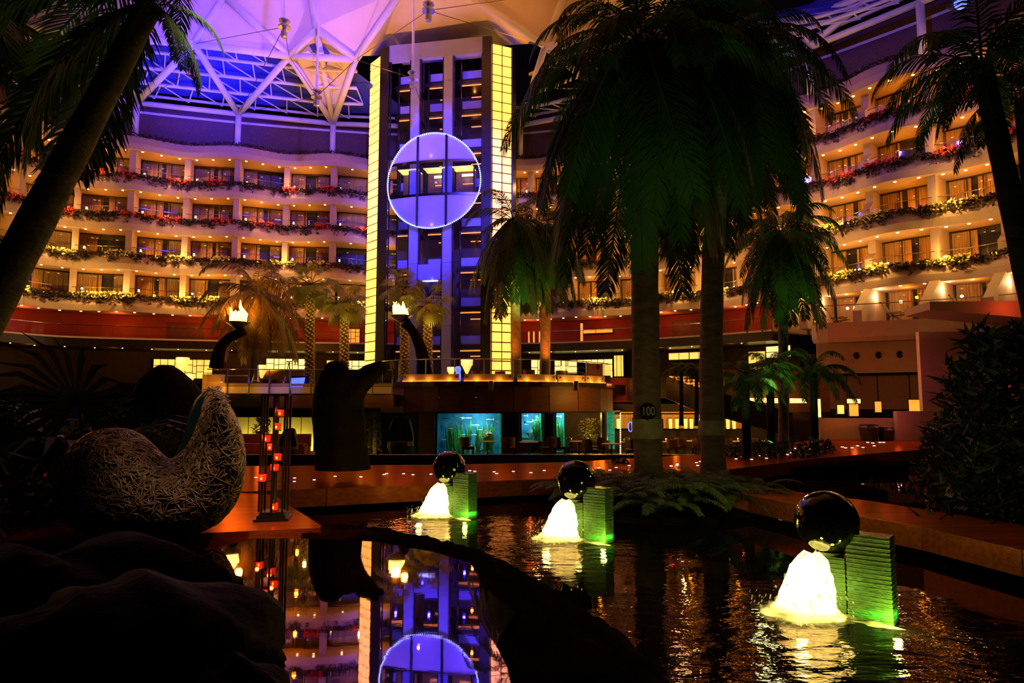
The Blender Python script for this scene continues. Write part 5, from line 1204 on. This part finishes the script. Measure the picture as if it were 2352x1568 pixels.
for u0, v0 in r.choices(cells, wts, k=6800):
    u = u0 + r.random(); v = min(v0 + r.random(), NS - 1.01)
    p = surf(u, v); pu = surf(u + .4, v) - surf(u - .4, v); pv = surf(u, min(NS - 1.01, v + .2)) - surf(u, max(0, v - .2)); n = pu.cross(pv)
    if n.length < 1e-9 or p.z < .47: cnt += 1; continue
    n.normalize()
    if n.dot(p - V((min(max(p.x, oc.x - .7), oc.x + .9), CYd, .95))) < 0: n = -n
    pu.normalize(); q = r.gauss(0, .75) if r.random() < .7 else r.uniform(0, pi); w_ = n.cross(pu); d = pu * cos(q) + w_ * sin(q); ln = r.uniform(.07, .15); lift = r.uniform(.004, .022); sgn = 1
    a = p - d * ln; b = p + n * lift * sgn + w_ * r.uniform(-.028, .028); c = p + d * ln
    if p.z < .5: lift = .004
    mb.path((a - n * .014, a.lerp(b, .5) + n * (lift * .6 - .002), b + n * .004, b.lerp(c, .5) + n * (lift * .6 - .002), c - n * .014), (.006, .0095, .0105, .0095, .006), 4, cap=False); cnt += 1
stuff(mb.build('woven_strands', 'wicker', chair, smooth=True))
rows = []
for x, y, dx in ((392, 1058, 2), (412, 1048, 14), (432, 1020, 20), (446, 985, 24), (456, 950, 24), (466, 920, 22), (478, 900, 15), (489, 894, 6)):
    a = P(x, y, CYd); e = dx / F * CYd
    rows.append([a + V((.02, -.03, -.02)), a + V((-e * .45 - .01, .02, .0)), a + V((-e * .95 - .02, .08, .01)), a + V((-e - .06, .22, .0)), a + V((-.14, .45, -.01))])
MB().sweep(rows).build('seat_lining', 'teal_lining', chair, smooth=True)
lamp('SPOT', (-2.6, 5.6, 7.6), (1, .80, .62), 1100, .12, (-4.15, 9.35, 1.35), 24, .9, name='chair_fill_spot')  # invented fill spot on the chair, no fixture in the hall
lamp('SPOT', (-1.9, 9.0, 4.0), AMBER, 420, .1, (-2.9, 10.1, .45), 44, .9, name='platform_spotlight'); lamp('SPOT', (.2, 10.5, 5.8), (1, .72, .45), 260, .1, (-4.2, 9.4, 1.3), 26, .8, name='chair_fill_spot')  # the second chair spot is an added fill as well
# ================================================================== candle stand
sp = G(627, 1192, .45); t = thing('candle_stand', 'tall black metal candle stand with upright bars on the platform corner', 'candle stand', sp)
ang = .196
def cs_(x, y, z): return sp + V((x * cos(ang) - y * sin(ang), x * sin(ang) + y * cos(ang), z))
for k, (s, h, z) in enumerate(((.50, .035, .02), (.42, .05, .06), (.36, .05, .105))): MB().box(cs_(0, 0, z), (s, s, h), ang).build('base_plate', 'black_metal', t)
for x, y in [(.21 * cos(TAU * k / 8), .21 * sin(TAU * k / 8)) for k in range(8)]: MB().box(cs_(x, y, 1.0), (.030, .030, 1.76), ang).build('upright_bar', 'black_metal', t)
MB().box(cs_(0, 0, 1.88), (.40, .40, .03), ang).build('top_plate', 'black_metal', t); MB().tube(cs_(0, 0, .1), cs_(0, 0, 1.88), .03, n=8).build('centre_pole', 'black_metal', t)
cups = ((645, 948, .02), (637, 979, -.12), (612, 1007, .1), (622, 1026, -.02), (638, 1049, -.1), (631, 1073, -.02), (603, 1097, -.22), (630, 1163, -.02))
cn = ['topmost', 'second', 'third', 'fourth', 'fifth', 'sixth', 'seventh', 'lowest']
for i, (px, py, dy) in enumerate(cups):
    c = P(px, py, sp.y + dy); 
    MB().box(c + V((0, 0, -.058)), (.10, .10, .012), ang + i * .4).build('cup_tray', 'black_metal', t); tr_ = t.children[-1]
    MB().tube(c + V((0, 0, -.06)), V((cs_(0, 0, 0).x, cs_(0, 0, 0).y, c.z - .06)), .008, n=5).build('tray_arm', 'black_metal', tr_)
    cupo = thing('candle_cup', 'red glass candle cup, %s on the black stand' % cn[i], 'candle', c + V((0, 0, -.052)), 'red candle cups')
    s_ = .047; rz = ang + i * .5; rows = [[c + V((s_ * k_ * sx * cos(rz) - s_ * k_ * sy * sin(rz), s_ * k_ * sx * sin(rz) + s_ * k_ * sy * cos(rz), h)) for sx, sy in ((-1, -1), (1, -1), (1, 1), (-1, 1))] for k_, h in ((.85, -.05), (1, .05), (.88, .05), (.75, -.03))]
    MB().sweep(rows, True).build('glass', 'red_glass', cupo); MB().lathe([(.004, -.03), (.016, -.015), (.012, .0), (.001, .02)], c + V((0, -.052, 0)), 8).build('flame', 'candle_flame', cupo)
    lamp('POINT', c + V((0, -.10, .04)), (1, .10, .02), .9, .03, name='candle_light')
# ================================================================== stump, dome stone
sy = 16.0; b0 = XZ(785, sy, .3); st = thing('tree_stump', 'massive dark hollow tree stump sculpture with beak-like branch on the walkway', 'sculpture', (b0.x, sy, .43))
prof = [(1078, 722, 848), (1040, 724, 842), (1000, 722, 838), (960, 720, 837), (920, 722, 838), (895, 724, 845), (870, 728, 838), (850, 738, 828)]
rows = []; r = random.Random(6)
for i, (py, xl, xr) in enumerate(prof):
    a, b = P(xl, py, sy), P(xr, py, sy); z = max(.43, a.z); cx = (a.x + b.x) / 2; rx = (b.x - a.x) / 2
    rows.append([V((cx + rx * cos(q) * (1 + .06 * sin(5 * q + i)), sy + rx * .75 * sin(q) * (1 + .08 * sin(7 * q)), z)) for q in [TAU * k / 28 for k in range(28)]])
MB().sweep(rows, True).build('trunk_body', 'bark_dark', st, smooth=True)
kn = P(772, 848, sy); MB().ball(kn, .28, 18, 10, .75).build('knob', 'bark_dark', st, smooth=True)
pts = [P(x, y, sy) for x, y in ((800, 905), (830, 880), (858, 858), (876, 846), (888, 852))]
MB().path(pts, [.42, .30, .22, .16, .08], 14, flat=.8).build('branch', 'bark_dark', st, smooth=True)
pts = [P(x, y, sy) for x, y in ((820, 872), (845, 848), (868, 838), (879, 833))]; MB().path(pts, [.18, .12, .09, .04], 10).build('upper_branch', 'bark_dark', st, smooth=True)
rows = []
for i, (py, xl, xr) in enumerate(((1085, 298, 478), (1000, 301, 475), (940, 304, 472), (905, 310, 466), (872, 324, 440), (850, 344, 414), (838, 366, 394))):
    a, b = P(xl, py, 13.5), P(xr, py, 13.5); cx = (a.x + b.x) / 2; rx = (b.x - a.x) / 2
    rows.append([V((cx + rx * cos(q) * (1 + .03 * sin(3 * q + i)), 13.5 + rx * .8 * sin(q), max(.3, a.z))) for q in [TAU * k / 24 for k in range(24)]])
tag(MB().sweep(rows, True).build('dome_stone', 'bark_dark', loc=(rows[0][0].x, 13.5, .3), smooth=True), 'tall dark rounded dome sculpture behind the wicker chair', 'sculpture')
S(MB().prism([(-16, 11.0), (-5.4, 11.0), (-5.6, 13.6), (-16, 13.6)], -.1, .30).build('ground_planting', 'soil'))
# ================================================================== big royal palms in the fern island
isl = XZ(1490, 14.6, 0)
S(MB().lathe([(2.35, -.2), (2.25, .10), (1.6, .26), (.001, .34)], (isl.x + .25, isl.y + .3, 0), 28).build('ground_island', 'soil'))
b1 = XZ(1491, 15.6, .2); t1 = XZ(1482, 15.9, 9.6)
ROY = [(('royal', 0), 6, 3.6, 0, TAU), (('royal', 1), 10, 3.5, .3, TAU + .3), (('royal', 2), 17, 4.3, .1, TAU + .1), (('royal', 3), 20, 5.5, .25, TAU + .25), (('royal', 4), 16, 5.8, .6, TAU + .6)]
pl = palm('royal_palm', 'tall royal palm with thick trunk numbered 100 in the fern island', b1, t1, .33, .31, ROY, 'bark', 'big royal palms', 3, bow=(-.05, 0), shaft=1.6)
nb = XZ(1492, 15.6 - .36, 2.05)
MB().path([V((b1.x - .005, b1.y, 1.42)), V((b1.x - .005, b1.y, 1.86))], .352, 20, cap=False).build('pale_band', 'bark_pale', pl, smooth=True)
bk = MB().path([nb + V((-.03, .035, -.02)), nb + V((-.03, .015, -.02))], .19, 18).build('number_plate', 'bark_dark', pl)
fc = bpy.data.curves.new('number', 'FONT'); fc.body = '100'; fc.size = .27; fc.align_x = 'CENTER'; fc.align_y = 'CENTER'; fc.extrude = .008; fc.materials.append(MATS['number_pale'])
fo = bpy.data.objects.new('number', fc); COL.objects.link(fo); fo.parent = pl; fo.location = nb + V((-.03, -.012, -.02)) - b1; fo.rotation_euler = (pi / 2, 0, 0); fo.scale = (.75, 1, 1)
fo.parent = None; bpy.context.view_layer.update(); nm_ = bpy.data.meshes.new_from_object(fo.evaluated_get(bpy.context.evaluated_depsgraph_get())); bpy.data.objects.remove(fo)
fo = stuff(place('number', nm_, pl, nb + V((-.03, -.012, -.02)), (pi / 2, 0, 0), (.75, 1, 1)))
b2 = XZ(1640, 16.6, .2); t2 = XZ(1668, 17.0, 10.2)
p2 = palm('royal_palm', 'royal palm with slimmer dark trunk behind the numbered palm', b2, t2, .30, .25, [(k_, c, s * .86, x, y) for k_, c, s, x, y in ROY], 'bark', 'big royal palms', 9, bow=(-.2, 0), shaft=1.5)
MB().path([V((b2.x - .02, b2.y, 1.45)), V((b2.x - .02, b2.y, 1.8))], .315, 20, cap=False).build('pale_band', 'bark_pale', p2, smooth=True)
S(MB().prism([(b2.x - 1, 16.0), (b2.x + 3.4, 15.2), (b2.x + 3.5, 17.0), (b2.x, 17.6)], -.1, .3).build('ground_bed', 'soil'))
lamp('SPOT', (b1.x - 1.6, b1.y - 7.5, .6), (.55, 1, .25), 800, .15, (b1.x - .1, b1.y - .6, 9.0), 38, .9, name='palm_uplight'); lamp('SPOT', (b2.x + 2.2, b2.y - 7.0, .6), (.55, 1, .25), 480, .15, (b2.x + .5, b2.y - .8, 9.2), 36, .9, name='palm_uplight')  # front fills added well before the trunks to green the dark crowns
lamp('POINT', (b1.x - .2, b1.y - 3.6, 2.6), (1, .55, .2), 16, .1)
# ferns
r = random.Random(21); k = 0
fs = []
for i in range(44):
    a = r.uniform(0, TAU); q = sqrt(r.uniform(.05, 1)); x, y = isl.x + .25 + 2.15 * q * cos(a), isl.y + .3 + 2.0 * q * sin(a)
    if (V((x, y)) - V((b1.x, b1.y))).length < .55 or (V((x, y)) - V((FTN[1][0].x, FTN[1][0].y))).length < 1.35: continue
    fs.append((x, y, .34 - .22 * q * q))
fs.sort(key=lambda p: p[0])
CARD = ORDI[1:] + ['sixteenth', 'seventeenth', 'eighteenth', 'nineteenth', 'twentieth'] + ['twenty-' + q for q in ORDI[1:10]] + ['thirtieth'] + ['thirty-' + q for q in ORDI[1:10]] + ['fortieth', 'forty-first', 'forty-second', 'forty-third', 'forty-fourth']
for i, (x, y, z) in enumerate(fs):
    lab = '%s fern from the fountain side in the island bed' % CARD[i]
    f = thing('fern', lab, 'fern', (x, y, z), 'island ferns'); MB().lathe([(.05, -.08), (.06, .04), (.02, .08)], (x, y, z), 7).build('rootstock', 'bark_dark', f)
    for j in range(11): place('frond', FR['fern'], f, V((x, y, z + .05)), (r.uniform(-.2, .2), r.uniform(-.2, .25), TAU * j / 11 + r.uniform(-.25, .25)), r.uniform(.75, 1.15))
lamp('POINT', (isl.x + 1.2, isl.y - 3.2, 1.7), (.8, 1, .3), 30, .1)
# ================================================================== leaning foreground palm and the dark fronds at the frame sides
lb = P(-330, 1290, 5.9); lt_ = P(345, 10, 6.5)
palm('leaning_palm', 'close leaning palm with dark trunk and blurred fronds overhead', lb, lt_, .215, .115, [(('soft', 1), 3, 2.3, 2.3, 4.2), (('soft', 2), 4, 2.5, 2.0, 4.4), (('soft', 3), 5, 2.2, 2.2, 4.0), (('soft', 2), 2, .95, 5.2, 6.6), (('soft', 3), 5, .85, 4.9, 7.2), (('soft', 0), 3, 1.6, 1, 6)], 'bark', 'foreground palms', 5)
lb = P(-190, 1250, 7.6); palm('overhanging_palm', 'dark palm at the left edge with hanging fronds beside the leaning trunk', (lb.x, 7.6, .1), P(-150, 20, 7.6), .15, .12, [(('soft', 2), 5, 2.4, -1.2, 1.4), (('soft', 3), 6, 2.5, -1.3, 1.5), (('soft', 4), 4, 2.2, -1.2, 1.3)], 'bark', 'foreground palms', 6)
rb = P(2420, 900, 9.0); palm('slim_palm', 'slim dark palm with blurred drooping fronds near the guest terrace', (rb.x + .3, 9.0, .2), P(2255, 150, 9.2), .19, .13, [(('soft', 0), 4, 2.0, 0, TAU), (('soft', 1), 6, 1.7, 1.2, 5.6), (('soft', 2), 6, 1.5, 1.5, 5.2), (('soft', 1), 4, 1.9, -1.3, 1.3), (('soft', 3), 4, 1.2, 2.2, 4.4)], 'bark_dark', 'foreground palms', 8)
rb = P(2372, 900, 10.5); palm('slim_palm', 'second slim dark palm at the far side of the guest terrace', (rb.x + .3, 10.5, .2), P(2345, 230, 10.6), .13, .10, [(('soft', 0), 3, 1.8, 0, TAU), (('soft', 1), 6, 1.7, 0, TAU), (('soft', 2), 5, 1.5, 0, TAU)], 'bark_dark', 'foreground palms', 18)
lamp('SPOT', (-6.4, 5.0, 2.2), (.5, 1, .35), 160, .15, (-5.4, 6.4, 6.5), 46, .9, name='palm_uplight')
lamp('SPOT', (6.6, 7.6, 1.6), (.4, 1, .3), 80, .15, (6.6, 9.2, 6.6), 50, .9, name='palm_uplight')
# ================================================================== palms on the terraces
def tp(px, Y, z): return XZ(px, Y, z)
RO2 = [(('soft', 0), 2, 4.2, 0, TAU), (('soft', 1), 3, 4.0, .3, TAU + .3), (('soft', 2), 6, 3.3, .1, TAU + .1), (('soft', 3), 16, 4.9, .2, TAU + .2), (('soft', 4), 16, 6.0, .4, TAU + .4)]
a = palm('royal_palm', 'drooping royal palm with amber lit trunk close beside the lift tower', tp(1186, 41, TZ), tp(1182, 41, 12.4), .33, .27, RO2, 'bark_pale', 'terrace royal palms', 31, shaft=1.2)
b = palm('royal_palm', 'drooping royal palm second from the lift tower with bright lit trunk', tp(1251, 42, TZ), tp(1256, 42, 12.2), .34, .28, [(k_, c, s * .82, x, y) for k_, c, s, x, y in RO2], 'bark_pale', 'terrace royal palms', 32, shaft=1.2)
for px, Y, w_ in ((1178, 39.3, 150), (1262, 40.4, 260)): lamp('SPOT', XZ(px, Y, TZ + .4), (1, .22, .02), w_ * 3.2, .1, XZ(px - 2, Y + 1.9, 10), 70, .8, name='palm_uplight')
lamp('SPOT', XZ(1205, 36.5, 3.9), (.6, 1, .16), 3000, .2, XZ(1220, 41.5, 11), 40, .9, name='palm_uplight')  # front fill added to brighten both crowns
a = palm('feather_palm', 'arching feather palm with orange lit fronds behind the first torch', tp(580, 40, 3.0), tp(592, 40, 8.6), .27, .22, [(('dry', 0), 3, 4.0, .2, TAU), (('dry', 1), 3, 4.4, .8, TAU), (('dry', 2), 8, 4.2, .3, TAU + .3), (('dry', 3), 12, 4.4, .2, TAU + .2), (('dry', 4), 5, 3.6, .2, TAU)], 'bark', 'terrace palms', 33)
for i, (px, Y, zt, lab) in enumerate(((711, 42, 9.6, 'fan palm with bead-lit trunk, farther from the lift tower'), (790, 42, 8.5, 'fan palm with bead-lit trunk close to the lift tower'), (930, 44, 9.8, 'fan palm in front of the lift shafts behind the second torch'), (984, 43, 8.6, 'fan palm with scaly lit trunk in front of the lift shafts'))):
    palm('fan_palm', lab, tp(px, Y, 3.0 if px < 880 else TZ), tp(px + (2 if i < 2 else -2), Y, zt), .24, .20, [(('fan', 0), 4, 1.35, 0, TAU), (('fan', 1), 6, 1.45, .2, TAU + .2), (('fan', 2), 7, 1.5, .1, TAU + .1), (('fan', 3), 5, 1.45, .3, TAU + .3), (('fan', 4), 3, 1.3, .3, TAU + .3)], 'bark_red', 'terrace fan palms', 40 + i, fan=True, bumps=True)
    lamp('SPOT', tp(px + (-10 if i < 2 else 14), Y - 1.6, 4.0), (1, .30, .03), 130, .1, tp(px, Y, 9), 70, .8, name='palm_uplight')
    lamp('POINT', tp(px + 4, Y - 1.2, zt - 1.6), (1, .75, .1), 40, .1, name='palm_uplight')
a = palm('royal_palm', 'mid-height drooping green palm between the numbered trunk and the guest terrace', tp(1800, 26, .3), tp(1798, 26, 8.1), .20, .16, [(('soft', 0), 3, 2.4, 0, TAU), (('soft', 1), 8, 2.7, .2, TAU + .2), (('soft', 2), 8, 3.0, .1, TAU + .1), (('soft', 3), 12, 3.3, .3, TAU + .3), (('soft', 4), 10, 3.8, .1, TAU)], 'bark', 'terrace royal palms', 51, shaft=.8)
lamp('SPOT', XZ(1800, 21.5, 1.0), (.45, 1, .2), 1700, .2, XZ(1800, 25.6, 8.0), 44, .9, name='palm_uplight')
for i, (px, Y, zt, s, lab) in enumerate(((1712, 22, 2.9, 1.6, 'small bright green palm nearest the second royal trunk'), (1768, 24, 3.4, 1.5, 'small green palm before the curved ramp'), (1868, 25, 3.3, 1.9, 'small bright green palm before the porthole wall'))):
    palm('young_palm', lab, tp(px + 4, Y, .25), tp(px, Y, zt), .15, .12, [(('soft', 0), 4, s, 0, TAU), (('soft', 1), 9, s * 1.05, .2, TAU + .2), (('soft', 2), 7, s, .1, TAU)], 'bark_dark', 'young green palms', 60 + i)
    lamp('SPOT', tp(px, Y - 1.6, .9), (.35, 1, .12), 130, .1, tp(px, Y, zt + .6), 70, .9, name='palm_uplight')
for i, (px, Y) in enumerate(((1565, 38), (1600, 37.5))):
    palm('small_palm', 'dark small palm silhouette on the upper restaurant edge, ' + ('nearer the numbered trunk' if i == 0 else 'nearer the second trunk'), tp(px, Y, 1.0), tp(px, Y, 4.0), .12, .1, [(('soft', 0), 4, 1.2, 0, TAU), (('soft', 1), 7, 1.3, 0, TAU), (('soft', 2), 6, 1.2, 0, TAU)], 'bark_dark', 'dark small palms', 66 + i)
# fan-leaved bush at the left, dark shrubs right
def fanbush(px, Y, z, n, s, label, seed):
    r = random.Random(seed); c = XZ(px, Y, z); t = thing('fan_palm_bush', label, 'bush', c, 'dark fan palm bushes'); MB().tube(c, c + V((0, 0, .3)), .12, .08, 8).build('stem', 'bark_dark', t)
    for k in range(n): place('fan_leaf', FR['bush', k % 4], t, c + V((0, 0, .2)), (r.uniform(-.5, .5), r.uniform(-.2, .2), TAU * k / n + r.uniform(-.3, .3)), s * r.uniform(.8, 1.2))
fanbush(60, 11.5, .3, 16, 1.7, 'dark fan palm bush at the far left behind the wicker chair', 1); fanbush(200, 12.4, .3, 16, 1.75, 'dark fan palm bush with spiky leaves against the red wall', 2); fanbush(285, 11.4, .3, 9, 1.0, 'low dark fan palm bush between the dome stone and the chair', 3); fanbush(-90, 10.5, .3, 12, 1.6, 'dark fan palm bush cut by the left picture edge', 4)
def shrub(px, Y, z, rx, h, label, seed, m='bush_leaf', n=700, size=.22, nm='shrub', cat='shrub'):
    r = random.Random(seed); c = XZ(px, Y, z); t = thing(nm, label, cat, c, 'dark shrubs'); MB().tube(c, c + V((0, 0, h * .8)), .07, .03, 6).build('stem', 'bark_dark', t); mb = MB()
    for _ in range(n):
        a = r.uniform(0, TAU); f = r.random(); q = sqrt(r.random()) * rx * (1.05 - f * .65) * (1 + .25 * sin(3 * a + seed)); p = c + V((q * cos(a), q * sin(a), .05 + f * h)); u = V((r.uniform(-1, 1), r.uniform(-1, 1), r.uniform(-.5, .9))).normalized() * size * r.uniform(.6, 1.4); w_ = u.cross(V((r.uniform(-1, 1), r.uniform(-1, 1), r.uniform(-1, 1)))).normalized() * size * .16
        mb.add((p - w_, p + w_, p + u * .6 + w_ * .6, p + u), ((0, 1, 2, 3),))
    stuff(mb.build('leaves', m, t)); return t
shrub(2330, 13, .2, 1.3, 3.4, 'tall dark shrub at the right edge below the slim palms', 1, n=1500, size=.3); shrub(2260, 15, .2, 1.2, 2.9, 'dark feathery shrub left of the tall edge shrub', 2, n=1300, size=.3); shrub(2170, 17, .2, .9, 1.3, 'low dark shrub at the end of the low white wall', 3, n=700); shrub(2290, 11, .2, 1.1, 1.3, 'low dark shrub beside the near side walkway', 4, n=800)
for i in range(9): shrub(1690 + i * 26, 22.5 + (i % 3) * 1.2, .25, .5, .55 + .1 * (i % 2), '%s low planting clump from the second royal trunk along the walkway' % ORDI[i + 1], 10 + i, n=220, size=.16)
S(MB().prism([(7.2, 20.6), (12.6, 22.0), (12.6, 27.0), (7.0, 26.5)], -.1, .27).build('ground_garden', 'soil')); S(MB().prism([(8.0, 8.8), (18, 5.5), (26, 8), (26, 20), (11, 17.5)], -.1, .22).build('ground_right_bed', 'soil'))
shrub(20, 9.9, .3, .9, .9, 'low dark shrub left of the wicker chair', 31, n=500); shrub(600, 37, -.8, .8, 2.2, 'dark leafy shrub before the water wall under the side terrace', 33, n=500); shrub(1420, 20.5, .0, .5, .5, 'tiny dark shrub behind the numbered trunk', 34, n=120)
t = thing('glow_lamp', 'red glowing lamp seen through the dark right shrubs', 'lamp', P(2312, 892, 24)); MB().ball(P(2312, 892, 24), .28, 12, 8, 1.2).build('globe', 'red_glass', t); MB().tube(P(2312, 892, 24) + V((0, 0, -2.3)), P(2312, 892, 24), .04, n=6).build('post', 'black_metal', t)
# ================================================================== torches
def torch(base_px, top_px, Y, z0, label, flip, seed):
    r = random.Random(seed); pts = [P(x, y, Y) for x, y in base_px]; b = pts[0].copy(); t = thing('torch', label, 'torch', b, 'horn torches')
    MB().path(pts, [.42, .38, .32, .27, .26, .33, .45][:len(pts)], 12, flat=.7).build('horn', 'brown_wood' if False else 'bark_dark', t, smooth=True)
    c = P(top_px[0], top_px[1], Y); MB().lathe([(.12, -.32), (.42, -.14), (.62, .02), (.66, .06), (.58, .05)], c, 18).build('bowl', 'steel', t, smooth=True)
    for k in range(7):
        a = TAU * k / 7; q = c + V((.30 * cos(a), .22 * sin(a), .05)); h = r.uniform(.5, .85) * (1.5 if k == (0 if flip else 3) else 1)
        MB().path([q, q + V((r.uniform(-.08, .08), 0, h * .35)), q + V((r.uniform(-.15, .15) - .06, 0, h * .7)), q + V((r.uniform(-.12, .12) - .1, 0, h))], [.16, .17, .09, .01], 7).build('flame', 'flame', t, smooth=True)
    lamp('POINT', c + V((0, -.5, .7)), (1, .26, .02), 420, .25, name='flame_light'); lamp('POINT', c + V((.3, .6, 1.2)), (1, .26, .02), 160, .2, name='flame_light')
torch(((497, 846), (500, 820), (508, 795), (525, 776), (548, 765), (560, 757)), (546, 742), 37.5, 2.7, 'curved horn torch with tall flame before the feather palm', True, 2)
torch(((975, 862), (973, 830), (965, 795), (952, 766), (938, 748), (930, 740)), (921, 727), 38.5, TZ, 'curved horn torch with low wide flame before the lift tower', False, 4)

p = P(2206, 6, 36); t = thing('blue_floodlight', 'bright blue floodlight under the roof above the guest balconies', 'lamp', p)
MB().ball(p, .32, 12, 8, 1.2).build('lens', 'screen_blue', t); MB().tube(p + V((0, .25, .1)), p + V((0, .9, .4)), .36, .25, 10).build('housing', 'dark_metal', t); MB().tube(p + V((0, .6, .4)), p + V((0, .6, 2.6)), .05, n=6).build('hanger', 'dark_metal', t)

mb = MB(); r = random.Random(77)
for _ in range(2600):
    u_, v_ = r.random(), r.random(); x = 8.6 + 9 * u_; y = 9.2 + 8.2 * v_ + 1.0 * (1 - u_)
    if y > 17.2 or y < 9.4 - (x - 8.6) * .28: continue
    q = V((x, y, .2)); h = r.uniform(.08, .28); n = V((r.uniform(-1, 1), r.uniform(-1, 1), 0)).normalized() * .03; tp_ = q + V((r.uniform(-.12, .12), r.uniform(-.12, .12), h)); mb.add((q - n, q + n, tp_), ((0, 1, 2),))
tag(stuff(mb.build('ground_cover', 'bush_leaf')), 'dark low ground cover plants in the bed beyond the side walkway', 'plants')
